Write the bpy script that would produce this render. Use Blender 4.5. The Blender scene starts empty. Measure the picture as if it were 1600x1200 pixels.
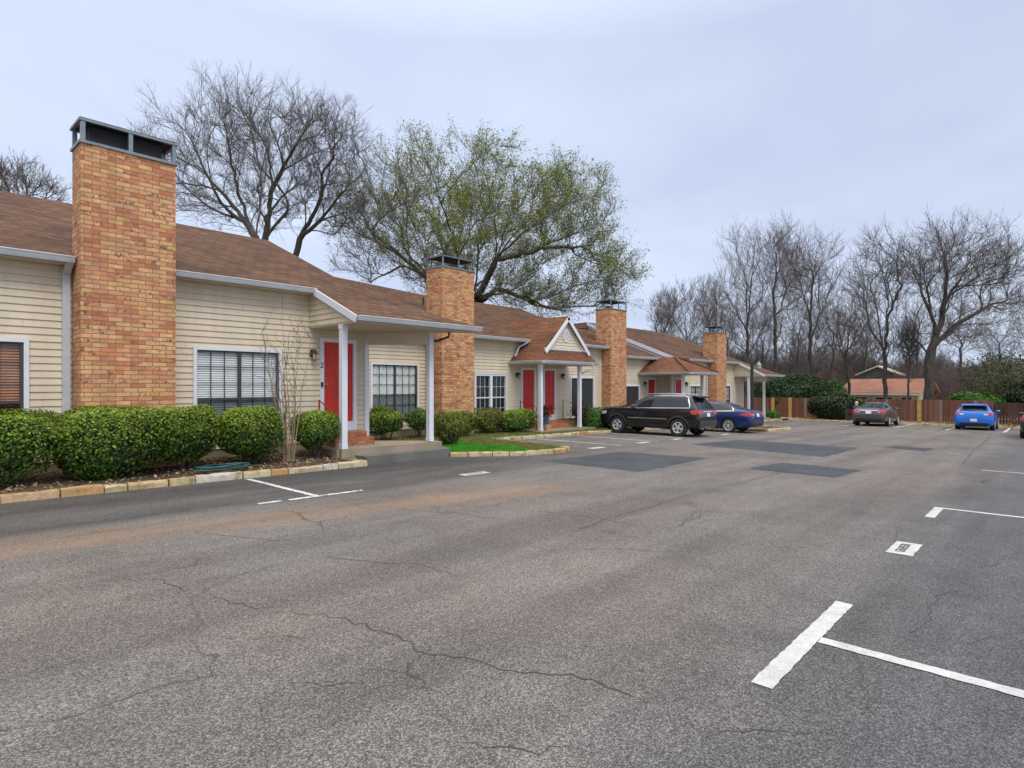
import bpy, math, random
import numpy as np
from mathutils import Vector, Matrix
from mathutils.bvhtree import BVHTree
random.seed(7)
RNG = np.random.default_rng(11)
rad = math.radians
S = bpy.context.scene
COL = S.collection

# ---------------------------------------------------------------- survey of the place
# x runs along the row of houses, y from the camera towards them, z up.
F, CX, CY, HC, GS = 920., 800., 602., 1.70, .019
YAW = rad(42.4)
CA, SA = math.cos(YAW), math.sin(YAW)

def ray(px, py):
    r = (px-CX)/F
    return CA+r*SA, SA-r*CA, (CY-py)/F

def gz(x, y=0):
    return -GS*max(-40., min(70., x))

def G(px, py, dz=0.):
    dx, dy, du = ray(px, py)
    Z = (HC-dz)/(-du-GS*dx)
    return Vector((Z*dx, Z*dy, gz(Z*dx)+dz))

def PZ(px, py, Z):
    dx, dy, du = ray(px, py)
    return Vector((Z*dx, Z*dy, HC+Z*du))

# ---------------------------------------------------------------- mesh building
class MB:
    def __init__(s):
        s.v = []; s.f = []; s.m = []

    def add(s, vs, fs, mi=0):
        b = len(s.v)
        s.v += [tuple(p) for p in vs]
        s.f += [tuple(i+b for i in f) for f in fs]
        s.m += [mi]*len(fs)
        return s

    def box(s, x0, x1, y0, y1, z0, z1, mi=0):
        return s.add([(x0, y0, z0), (x1, y0, z0), (x1, y1, z0), (x0, y1, z0), (x0, y0, z1), (x1, y0, z1), (x1, y1, z1), (x0, y1, z1)],
                     [(0, 3, 2, 1), (4, 5, 6, 7), (0, 1, 5, 4), (1, 2, 6, 5), (2, 3, 7, 6), (3, 0, 4, 7)], mi)

    def bar(s, p0, p1, w, h, up=(0, 0, 1), mi=0):
        p0, p1 = Vector(p0), Vector(p1)
        d = (p1-p0).normalized()
        side = d.cross(Vector(up)).normalized()*(w/2)
        u = side.cross(d).normalized()*(h/2)
        vs = [p0-side-u, p0+side-u, p0+side+u, p0-side+u, p1-side-u, p1+side-u, p1+side+u, p1-side+u]
        return s.add(vs, [(0, 1, 2, 3), (7, 6, 5, 4), (0, 4, 5, 1), (1, 5, 6, 2), (2, 6, 7, 3), (3, 7, 4, 0)], mi)

    def poly(s, pts, mi=0):
        return s.add(pts, [tuple(range(len(pts)))], mi)

    def slab(s, pts, t, mi=0, mj=None):
        n = len(pts)
        pts = [Vector(p) for p in pts]
        a = sum((pts[i].x*pts[(i+1) % n].y-pts[(i+1) % n].x*pts[i].y) for i in range(n))
        if a < 0:
            pts = pts[::-1]
        lo = [p-Vector((0, 0, t)) for p in pts]
        s.add(pts, [tuple(range(n))], mi)
        s.add(lo, [tuple(range(n-1, -1, -1))], mi if mj is None else mj)
        for i in range(n):
            j = (i+1) % n
            s.add([pts[i], pts[j], lo[j], lo[i]], [(3, 2, 1, 0)], mi if mj is None else mj)
        return s

    def tube(s, pts, rads, n=8, cap=True, mi=0):
        pts = [Vector(p) for p in pts]
        if not hasattr(rads, '__len__'):
            rads = [rads]*len(pts)
        vs, fs = [], []
        ref = Vector((0, 0, 1))
        prev = None
        for i, p in enumerate(pts):
            d = (pts[min(i+1, len(pts)-1)]-pts[max(i-1, 0)]).normalized()
            if prev is None:
                a = d.cross(ref if abs(d.z) < .9 else Vector((1, 0, 0))).normalized()
            else:
                a = (prev-d*prev.dot(d)).normalized()
            prev = a
            b = d.cross(a)
            for k in range(n):
                t = 2*math.pi*k/n
                vs.append(p+(a*math.cos(t)+b*math.sin(t))*rads[i])
        for i in range(len(pts)-1):
            for k in range(n):
                k2 = (k+1) % n
                fs.append((i*n+k, i*n+k2, (i+1)*n+k2, (i+1)*n+k))
        if cap:
            fs.append(tuple(range(n-1, -1, -1)))
            fs.append(tuple((len(pts)-1)*n+k for k in range(n)))
        return s.add(vs, fs, mi)

    def lathe(s, prof, n=24, M=None, mi=0):
        vs, fs = [], []
        m = len(prof)
        for k in range(n):
            t = 2*math.pi*k/n
            for r, z in prof:
                p = Vector((r*math.cos(t), r*math.sin(t), z))
                vs.append(M @ p if M else p)
        for k in range(n):
            k2 = (k+1) % n
            for i in range(m-1):
                fs.append((k*m+i, k2*m+i, k2*m+i+1, k*m+i+1))
        return s.add(vs, fs, mi)

    def build(s, name, mats, parent=None, smooth=None):
        me = bpy.data.meshes.new(name)
        me.from_pydata(s.v, [], s.f)
        return finish(me, name, mats, parent, smooth, s.m)

def parts(mb, name, mats, parent=None, smooth=None):
    """every separate piece of mb becomes an object of its own"""
    up = list(range(len(mb.v)))
    def fd(i):
        while up[i] != i:
            up[i] = up[up[i]]; i = up[i]
        return i
    for f in mb.f:
        for j in f[1:]:
            up[fd(j)] = fd(f[0])
    groups = {}
    for f in mb.f:
        groups.setdefault(fd(f[0]), []).append(f)
    for fs in groups.values():
        ids = sorted({i for f in fs for i in f})
        mp = {i: k for k, i in enumerate(ids)}
        MB().add([mb.v[i] for i in ids], [tuple(mp[i] for i in f) for f in fs]).build(name, mats, parent, smooth)

def finish(me, name, mats, parent=None, smooth=None, mi=None):
    if not isinstance(mats, (list, tuple)):
        mats = [mats]
    for m in mats:
        me.materials.append(m)
    if mi is not None and len(mats) > 1:
        me.polygons.foreach_set('material_index', mi)
    me.update()
    if smooth is not None:
        me.polygons.foreach_set('use_smooth', [True]*len(me.polygons))
        me.set_sharp_from_angle(angle=rad(smooth))
    o = bpy.data.objects.new(name, me)
    COL.objects.link(o)
    if parent is not None:
        o.parent = parent
        o.matrix_parent_inverse = root_inv(parent)
    return o

def world_of(p):
    Mw = Matrix.Translation(p.location)
    return world_of(p.parent) @ p.matrix_parent_inverse @ Mw if p.parent is not None else Mw

def root_inv(p):
    return world_of(p).inverted()

def np_mesh(name, V, Fc, mats, parent=None, smooth=None):
    """V (n,3) floats, Fc (m,4) int quads."""
    me = bpy.data.meshes.new(name)
    n, m = len(V), len(Fc)
    k = Fc.shape[1]
    me.vertices.add(n)
    me.vertices.foreach_set('co', np.ascontiguousarray(V, dtype=np.float32).ravel())
    me.loops.add(m*k)
    me.loops.foreach_set('vertex_index', np.ascontiguousarray(Fc, dtype=np.int32).ravel())
    me.polygons.add(m)
    me.polygons.foreach_set('loop_start', np.arange(0, m*k, k, dtype=np.int32))
    me.update(calc_edges=True)
    me.validate()
    return finish(me, name, mats, parent, smooth)

def tag(o, label, cat, group=None):
    o['label'] = label; o['category'] = cat
    if group:
        o['group'] = group
    return o

def thing(name, label, cat, loc, group=None):
    o = bpy.data.objects.new(name, None)
    o.empty_display_size = .2
    o.location = loc
    COL.objects.link(o)
    return tag(o, label, cat, group)

def structure(o, kind='structure'):
    o['kind'] = kind
    return o

def text_mesh(name, txt, size, M, mat, parent, depth=.002):
    cu = bpy.data.curves.new(name, 'FONT')
    cu.body = txt; cu.size = size; cu.extrude = depth
    cu.align_x = 'CENTER'; cu.align_y = 'CENTER'
    o = bpy.data.objects.new(name, cu)
    COL.objects.link(o)
    bpy.context.view_layer.update()
    me = bpy.data.meshes.new_from_object(o.evaluated_get(bpy.context.evaluated_depsgraph_get()))
    bpy.data.objects.remove(o)
    me.transform(M)
    me.name = name
    me.materials.clear()
    return finish(me, name, mat, parent)

# ---------------------------------------------------------------- materials
class NT:
    def __init__(s, name):
        s.m = bpy.data.materials.new(name)
        s.m.use_nodes = True
        s.t = s.m.node_tree
        s.b = s.t.nodes['Principled BSDF']
        s.out = s.t.nodes['Material Output']
        s._c = None

    def n(s, typ, ins=None, **at):
        nd = s.t.nodes.new(typ)
        for k, v in at.items():
            setattr(nd, k, v)
        for k, v in (ins or {}).items():
            s.put(nd.inputs[k], v)
        return nd

    def put(s, sock, v):
        if isinstance(v, bpy.types.NodeSocket):
            s.t.links.new(v, sock)
        elif v is not None:
            if sock.type == 'RGBA' and len(v) == 3:
                v = (*v, 1)
            sock.default_value = v

    @property
    def co(s):
        if s._c is None:
            s._c = s.n('ShaderNodeTexCoord').outputs['Object']
        return s._c

    def ma(s, op, a, b=0., c=0., clamp=False):
        return s.n('ShaderNodeMath', {0: a, 1: b, 2: c}, operation=op, use_clamp=clamp).outputs[0]

    def vm(s, op, a, b=(0, 0, 0)):
        return s.n('ShaderNodeVectorMath', {0: a, 1: b}, operation=op).outputs[0]

    def noise(s, sc, det=3., rough=.55, vec=None, dist=0.):
        return s.n('ShaderNodeTexNoise', {'Vector': vec or s.co, 'Scale': sc, 'Detail': det, 'Roughness': rough, 'Distortion': dist}).outputs['Fac']

    def vor(s, sc, feat='F1', vec=None, out='Distance'):
        return s.n('ShaderNodeTexVoronoi', {'Vector': vec or s.co, 'Scale': sc}, feature=feat).outputs[out]

    def ramp(s, fac, st, interp='LINEAR'):
        nd = s.n('ShaderNodeValToRGB', {'Fac': fac})
        cr = nd.color_ramp
        cr.interpolation = interp
        while len(cr.elements) < len(st):
            cr.elements.new(.5)
        for e, (p, c) in zip(cr.elements, st):
            e.position = p
            e.color = (c, c, c, 1) if not hasattr(c, '__len__') else (*c, 1)
        return nd.outputs['Color']

    def step(s, x, a, b):
        return s.n('ShaderNodeMapRange', {'Value': x, 'From Min': a, 'From Max': b}, interpolation_type='SMOOTHSTEP').outputs[0]

    def mix(s, f, a, b, mode='MIX'):
        return s.n('ShaderNodeMixRGB', {'Fac': f, 'Color1': a, 'Color2': b}, blend_type=mode).outputs[0]

    def sep(s, v=None):
        nd = s.n('ShaderNodeSeparateXYZ', {0: v or s.co})
        return nd.outputs

    def comb(s, x, y, z=0.):
        return s.n('ShaderNodeCombineXYZ', {0: x, 1: y, 2: z}).outputs[0]

    def island(s):
        return s.n('ShaderNodeNewGeometry').outputs['Random Per Island']

    def bump(s, h, st=.3, d=.01):
        s.put(s.b.inputs['Normal'], s.n('ShaderNodeBump', {'Height': h, 'Strength': st, 'Distance': d}).outputs[0])

    def done(s, col=None, rough=None, metal=None, spec=None):
        if col is not None: s.put(s.b.inputs['Base Color'], col)
        if rough is not None: s.put(s.b.inputs['Roughness'], rough)
        if metal is not None: s.put(s.b.inputs['Metallic'], metal)
        if spec is not None: s.put(s.b.inputs['Specular IOR Level'], spec)
        return s.m

def plain(name, col, rough=.6, metal=0., spec=.5, var=.12, sc=3., bump=0.):
    t = NT(name)
    n = t.noise(sc, 5.)
    f = t.ramp(n, [(.25, 1-var), (.75, 1+var*.6)])
    c = t.mix(1., col, f, 'MULTIPLY')
    if bump:
        t.bump(t.noise(sc*14, 3.), bump, .005)
    return t.done(c, rough, metal, spec)

M = {}

def mat_asphalt():
    t = NT('worn_asphalt')
    x, y, z = t.sep()
    n1 = t.noise(.45, 5., .6)
    n2 = t.noise(2.2, 4., .6)
    nw = t.noise(1.1, 4., .6)
    nwv = t.ma('MULTIPLY', t.ma('SUBTRACT', nw, .5), 1.6)
    # aggregate: pale stones in dark binder
    v1 = t.vor(135., out='Color')
    v1 = t.n('ShaderNodeSeparateColor', {0: v1}).outputs[0]
    v2 = t.noise(165., 2., .7)
    grain = t.ma('ADD', t.ma('MULTIPLY', v1, .75), t.ma('MULTIPLY', v2, .5))
    base = t.ramp(grain, [(.15, (.055, .051, .049)), (.45, (.128, .12, .115)), (.75, (.23, .216, .207)), (1., (.44, .415, .395))])
    f = t.ramp(t.ma('ADD', t.ma('MULTIPLY', n1, .65), t.ma('MULTIPLY', n2, .35)), [(.3, .72), (.5, .96), (.7, 1.16)])
    base = t.mix(1., base, f, 'MULTIPLY')
    # reddish worn lane
    red = t.step(t.noise(.3, 3., .5, vec=t.vm('ADD', t.co, (31, 7, 0))), .45, .62)
    base = t.mix(t.ma('MULTIPLY', red, .5), base, t.mix(1., base, (1.1, .97, .92), 'MULTIPLY'))
    # silt washed along the kerb side of the lane
    cen = t.ma('SUBTRACT', y, t.ma('SUBTRACT', 8.35, t.ma('MULTIPLY', x, .2)))
    band = t.step(t.ma('ABSOLUTE', t.ma('ADD', cen, t.ma('MULTIPLY', nwv, .5))), .75, .12)
    band = t.ma('MULTIPLY', band, t.step(x, 11., 6.5))
    silt = t.ma('MULTIPLY', band, t.ma('MULTIPLY', t.ramp(t.noise(1.5, 6., .7), [(.3, .2), (.6, 1.)]), .95))
    base = t.mix(silt, base, t.mix(.5, (.235, .17, .115), t.mix(1., base, (1.8, 1.35, 1.02), 'MULTIPLY')))
    # newer seal coat in the parking strips
    yl = t.step(t.ma('ADD', y, t.ma('MULTIPLY', nwv, .28)), 8.5, 8.95)
    dk = t.mix(1., base, (.52, .54, .57), 'MULTIPLY')
    base = t.mix(t.ma('MULTIPLY', t.ma('MULTIPLY', yl, t.step(x, 19., 10.)), t.ramp(t.noise(1.3, 6., .7, vec=t.comb(t.ma('MULTIPLY', x, .35), y, 3.)), [(.3, .45), (.55, 1.)])), base, dk)
    yr = t.step(t.ma('ADD', y, t.ma('MULTIPLY', nwv, .9)), 2.2, .6)
    dr = t.mix(1., base, (.62, .66, .74), 'MULTIPLY')
    base = t.mix(t.ma('MULTIPLY', yr, .9), base, dr)
    # old tyre wash, long thin streaks along the lane
    st = t.noise(1.6, 5., .6, vec=t.comb(t.ma('MULTIPLY', x, .13), y, 0.))
    base = t.mix(1., base, t.ramp(st, [(.35, .86), (.6, 1.06)]), 'MULTIPLY')
    trk = t.noise(.8, 4., .6, vec=t.comb(t.ma('MULTIPLY', x, .06), t.ma('MULTIPLY', y, 1.1), 9.))
    base = t.mix(1., base, t.ramp(trk, [(.38, .82), (.55, 1.05)]), 'MULTIPLY')
    # oil spots
    oil = t.step(t.noise(.9, 2., .4, vec=t.vm('ADD', t.co, (3, 55, 0))), .7, .78)
    base = t.mix(t.ma('MULTIPLY', oil, .35), base, (.04, .04, .042))
    # hairline cracks
    w = t.n('ShaderNodeTexNoise', {'Vector': t.co, 'Scale': 1.7, 'Detail': 5.}).outputs['Color']
    wv = t.vm('ADD', t.co, t.vm('MULTIPLY', w, (.7, .7, 0)))
    cr = t.vor(.42, 'DISTANCE_TO_EDGE', wv)
    cm = t.ma('MULTIPLY', t.step(cr, .0065, .001), t.step(t.noise(.35, 3., .5, vec=t.vm('ADD', t.co, (9, 9, 0))), .46, .6))
    cr2 = t.vor(1.6, 'DISTANCE_TO_EDGE', wv)
    cm2 = t.ma('MULTIPLY', t.step(cr2, .008, .001), t.step(t.noise(.6, 3., .5, vec=t.vm('ADD', t.co, (19, 4, 0))), .62, .74))
    base = t.mix(t.ma('MULTIPLY', t.ma('MAXIMUM', cm, cm2), .55), base, (.03, .028, .027))
    t.bump(grain, .55, .006)
    base = t.mix(1., base, (.715, .695, .68), 'MULTIPLY')
    return t.done(base, t.ma('SUBTRACT', .86, t.ma('MULTIPLY', yr, .1)), 0., .35)

def mat_patch():
    t = NT('dark_patch_asphalt')
    g = t.noise(170., 2., .7)
    c = t.ramp(g, [(.3, (.024, .027, .034)), (.7, (.062, .067, .078))])
    c = t.mix(1., c, t.ramp(t.noise(.9, 5.), [(.3, .8), (.7, 1.35)]), 'MULTIPLY')
    dust = t.step(t.noise(2.1, 6., .7), .52, .72)
    c = t.mix(t.ma('MULTIPLY', dust, .4), c, (.12, .11, .105))
    t.bump(g, .4, .004)
    return t.done(c, .8, 0., .35)

def mat_paint():
    t = NT('worn_white_road_paint')
    c = t.ramp(t.noise(7., 6., .7), [(.3, (.38, .385, .38)), (.65, (.56, .565, .56))])
    sp = t.step(t.noise(75., 4., .75), .56, .64)
    big = t.step(t.noise(6., 7., .75), .66, .76)
    w = t.ma('MAXIMUM', t.ma('MULTIPLY', sp, t.ramp(t.noise(3., 4.), [(.35, .25), (.6, .95)])), t.ma('MULTIPLY', big, .6))
    return t.done(t.mix(w, c, (.16, .155, .15)), .7, 0., .3)

def mat_faded():
    t = NT('faded_white_road_paint')
    c = t.ramp(t.noise(9., 6.), [(.3, (.5, .5, .5)), (.7, (.72, .73, .73))])
    sp = t.step(t.noise(26., 6., .75), .5, .62)
    big = t.step(t.noise(3.1, 6., .7), .5, .66)
    w = t.ma('MAXIMUM', t.ma('MULTIPLY', sp, .8), big)
    return t.done(t.mix(t.ma('MULTIPLY', w, .85), c, (.13, .125, .12)), .75, 0., .3)

def mat_siding():
    t = NT('beige_vinyl_siding')
    x, y, z = t.sep()
    h = t.ma('ADD', x, y)
    cid = t.ma('FLOOR', t.ma('DIVIDE', z, .1316))
    rn = t.n('ShaderNodeTexWhiteNoise', {'W': cid}, noise_dimensions='1D').outputs[0]
    c = t.mix(rn, (.645, .548, .405), (.675, .578, .435))
    strk = t.noise(.9, 6., .65, vec=t.comb(t.ma('MULTIPLY', h, 2.2), t.ma('MULTIPLY', z, .35)))
    c = t.mix(1., c, t.ramp(strk, [(.3, .86), (.6, 1.03)]), 'MULTIPLY')
    gr = t.noise(3., 4., .6, vec=t.comb(t.ma('MULTIPLY', h, .6), t.ma('MULTIPLY', z, 25.)))
    c = t.mix(1., c, t.ramp(gr, [(.3, .95), (.7, 1.04)]), 'MULTIPLY')
    jt = t.ma('FRACT', t.ma('DIVIDE', t.ma('ADD', h, t.ma('MULTIPLY', rn, 9.)), 3.66))
    c = t.mix(t.ma('MULTIPLY', t.ma('LESS_THAN', jt, .0022), .6), c, (.2, .17, .12))
    grime = t.step(t.noise(1.1, 5., .6), .58, .8)
    c = t.mix(t.ma('MULTIPLY', grime, .22), c, (.3, .27, .16))
    t.bump(gr, .12, .003)
    return t.done(c, .55, 0., .35)

def mat_brick(name, cols, mortar, bw=.245, bh=.0826, dark=.08):
    t = NT(name)
    x, y, z = t.sep()
    h = t.ma('ADD', x, y)
    vec = t.comb(h, z, 0.)
    br = t.n('ShaderNodeTexBrick', {'Vector': vec, 'Color1': (0, 0, 0, 1), 'Color2': (1, 1, 1, 1), 'Scale': 1., 'Mortar Size': .007, 'Mortar Smooth': .25, 'Bias': 0., 'Brick Width': bw, 'Row Height': bh}, offset=.5)
    v = t.n('ShaderNodeSeparateColor', {0: br.outputs['Color']}).outputs[0]
    c = t.ramp(v, cols)
    row = t.ma('FLOOR', t.ma('DIVIDE', z, bh))
    sh = t.ma('MULTIPLY', t.ma('MODULO', row, 2.), .5)
    colid = t.ma('FLOOR', t.ma('ADD', t.ma('DIVIDE', h, bw), sh))
    wn = t.n('ShaderNodeTexWhiteNoise', {'Vector': t.comb(row, colid, 3.)}, noise_dimensions='3D').outputs[0]
    c = t.mix(1., c, t.ramp(wn, [(0., .84), (1., 1.12)]), 'MULTIPLY')
    smear = t.noise(7., 6., .7, vec=t.comb(t.ma('MULTIPLY', h, .7), t.ma('MULTIPLY', z, 2.3)))
    c = t.mix(1., c, t.ramp(smear, [(.3, .72), (.65, 1.08)]), 'MULTIPLY')
    soot = t.noise(1.3, 5., .65, vec=t.comb(t.ma('MULTIPLY', h, 3.), t.ma('MULTIPLY', z, .55)))
    c = t.mix(1., c, t.ramp(soot, [(.32, .8), (.6, 1.04)]), 'MULTIPLY')
    blot = t.ma('MULTIPLY', t.step(wn, 1-dark, 1-dark+.01), t.step(t.noise(11., 5., .7), .47, .62))
    c = t.mix(t.ma('MULTIPLY', blot, .8), c, (.05, .038, .032))
    c = t.mix(br.outputs['Fac'], c, mortar)
    ht = t.ma('ADD', t.ma('MULTIPLY', t.ma('SUBTRACT', 1., br.outputs['Fac']), 1.), t.ma('MULTIPLY', t.noise(60., 4.), .35))
    t.bump(ht, .6, .008)
    return t.done(c, .88, 0., .25)

def mat_shingle(name='brown_shingles', c0=(.08, .043, .027), c1=(.15, .078, .046), stain=1.):
    t = NT(name)
    x, y, z = t.sep()
    h = t.ma('ADD', x, t.ma('MULTIPLY', y, .6))
    vec = t.comb(h, t.ma('MULTIPLY', z, 2.65), 0.)
    br = t.n('ShaderNodeTexBrick', {'Vector': vec, 'Color1': (0, 0, 0, 1), 'Color2': (1, 1, 1, 1), 'Scale': 1., 'Mortar Size': .012, 'Mortar Smooth': .3, 'Brick Width': .31, 'Row Height': .15}, offset=.37)
    v = t.n('ShaderNodeSeparateColor', {0: br.outputs['Color']}).outputs[0]
    c = t.mix(v, c0, c1)
    c = t.mix(1., c, t.ramp(t.noise(.8, 5., .6), [(.3, .78), (.7, 1.22)]), 'MULTIPLY')
    strk = t.noise(2.2, 5., .65, vec=t.comb(t.ma('MULTIPLY', h, .5), t.ma('MULTIPLY', z, 16.)))
    c = t.mix(1., c, t.ramp(strk, [(.32, .8), (.66, 1.15)]), 'MULTIPLY')
    worn = t.step(t.noise(1.3, 6., .7, vec=t.comb(t.ma('MULTIPLY', h, .5), t.ma('MULTIPLY', z, 1.5), 5.)), .5, .72)
    c = t.mix(t.ma('MULTIPLY', worn, .4), c, (.2, .098, .057))
    if stain:
        s = t.step(t.noise(.55, 4., .6, vec=t.vm('ADD', t.co, (13.3, 2., 7.))), .6, .7)
        c = t.mix(t.ma('MULTIPLY', s, .6*stain), c, (.03, .026, .025))
    c = t.mix(t.ma('MULTIPLY', br.outputs['Fac'], .65), c, (.03, .02, .016))
    g = t.noise(120., 2.)
    c = t.mix(1., c, t.ramp(g, [(.3, .85), (.7, 1.15)]), 'MULTIPLY')
    saw = t.ma('FRACT', t.ma('DIVIDE', t.ma('MULTIPLY', z, 2.65), .15))
    t.bump(t.ma('SUBTRACT', t.ma('ADD', t.ma('MULTIPLY', t.ma('SUBTRACT', 1., saw), 1.), t.ma('MULTIPLY', g, .3)), br.outputs['Fac']), .7, .012)
    return t.done(c, .92, 0., .2)

def mat_leaf(name, cols, top=None):
    t = NT(name)
    r = t.island()
    c = t.ramp(r, cols)
    n = t.noise(2.3, 4., .6)
    c = t.mix(1., c, t.ramp(n, [(.3, .7), (.68, 1.25)]), 'MULTIPLY')
    t.done(c, .55, 0., .3)
    tr = t.n('ShaderNodeBsdfTranslucent', {'Color': t.mix(1., c, (1.1, 1.2, .6), 'MULTIPLY')})
    ms = t.n('ShaderNodeMixShader', {0: .22, 1: t.b.outputs[0], 2: tr.outputs[0]})
    t.t.links.new(ms.outputs[0], t.out.inputs[0])
    return t.m

def mat_bark(name, a, b, sc=5.):
    t = NT(name)
    x, y, z = t.sep()
    n = t.noise(sc, 6., .65, vec=t.comb(x, y, t.ma('MULTIPLY', z, .3)))
    c = t.ramp(n, [(.3, a), (.7, b)])
    li = t.step(t.noise(1.4, 5., .6), .58, .72)
    c = t.mix(t.ma('MULTIPLY', li, .3), c, (.12, .125, .085))
    t.bump(n, .5, .03)
    return t.done(c, .9, 0., .2)

def mat_island(name, cols, rough=.85, bumpsc=18., moss=0., spec=.25, b=.5, mosscol=(.13, .14, .025)):
    t = NT(name)
    c = t.ramp(t.island(), cols)
    n = t.noise(bumpsc, 6., .7)
    c = t.mix(1., c, t.ramp(n, [(.28, .7), (.7, 1.15)]), 'MULTIPLY')
    if moss:
        ms = t.step(t.ma('ADD', t.ma('MULTIPLY', t.noise(2.6, 5., .65), .7), t.ma('MULTIPLY', t.noise(13., 4., .7), .3)), .5, .66)
        c = t.mix(t.ma('MULTIPLY', ms, moss), c, mosscol)
        rust = t.step(t.noise(3.4, 5., .65, vec=t.vm('ADD', t.co, (5, 8, 1))), .55, .7)
        c = t.mix(t.ma('MULTIPLY', rust, .4), c, (.36, .17, .05))
    t.bump(n, b, .012)
    return t.done(c, rough, 0., spec)

def mat_glass(name, tint=(.95, .97, .98), refl=.12):
    t = NT(name)
    tr = t.n('ShaderNodeBsdfTransparent', {'Color': (*tint, 1)})
    gl = t.n('ShaderNodeBsdfGlossy', {'Color': (.9, .95, 1., 1), 'Roughness': .04})
    fr = t.n('ShaderNodeLayerWeight', {'Blend': .5}).outputs['Facing']
    f = t.ma('ADD', t.ma('MULTIPLY', t.ma('POWER', fr, 5.), .9), refl*.4, clamp=True)
    ms = t.n('ShaderNodeMixShader', {0: f, 1: tr.outputs[0], 2: gl.outputs[0]})
    t.t.links.new(ms.outputs[0], t.out.inputs[0])
    return t.m

def mat_carpaint(name, col, rough=.28, fl=.15):
    t = NT(name)
    n = t.noise(4., 5., .6)
    dust = t.step(t.noise(2., 5., .65), .5, .8)
    c = t.mix(t.ma('MULTIPLY', dust, .03), (*col, 1), (.2, .19, .17))
    t.done(c, t.ma('ADD', rough, t.ma('MULTIPLY', n, .12)), fl, .5)
    t.b.inputs['Coat Weight'].default_value = .55
    t.b.inputs['Coat Roughness'].default_value = .06
    return t.m

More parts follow.
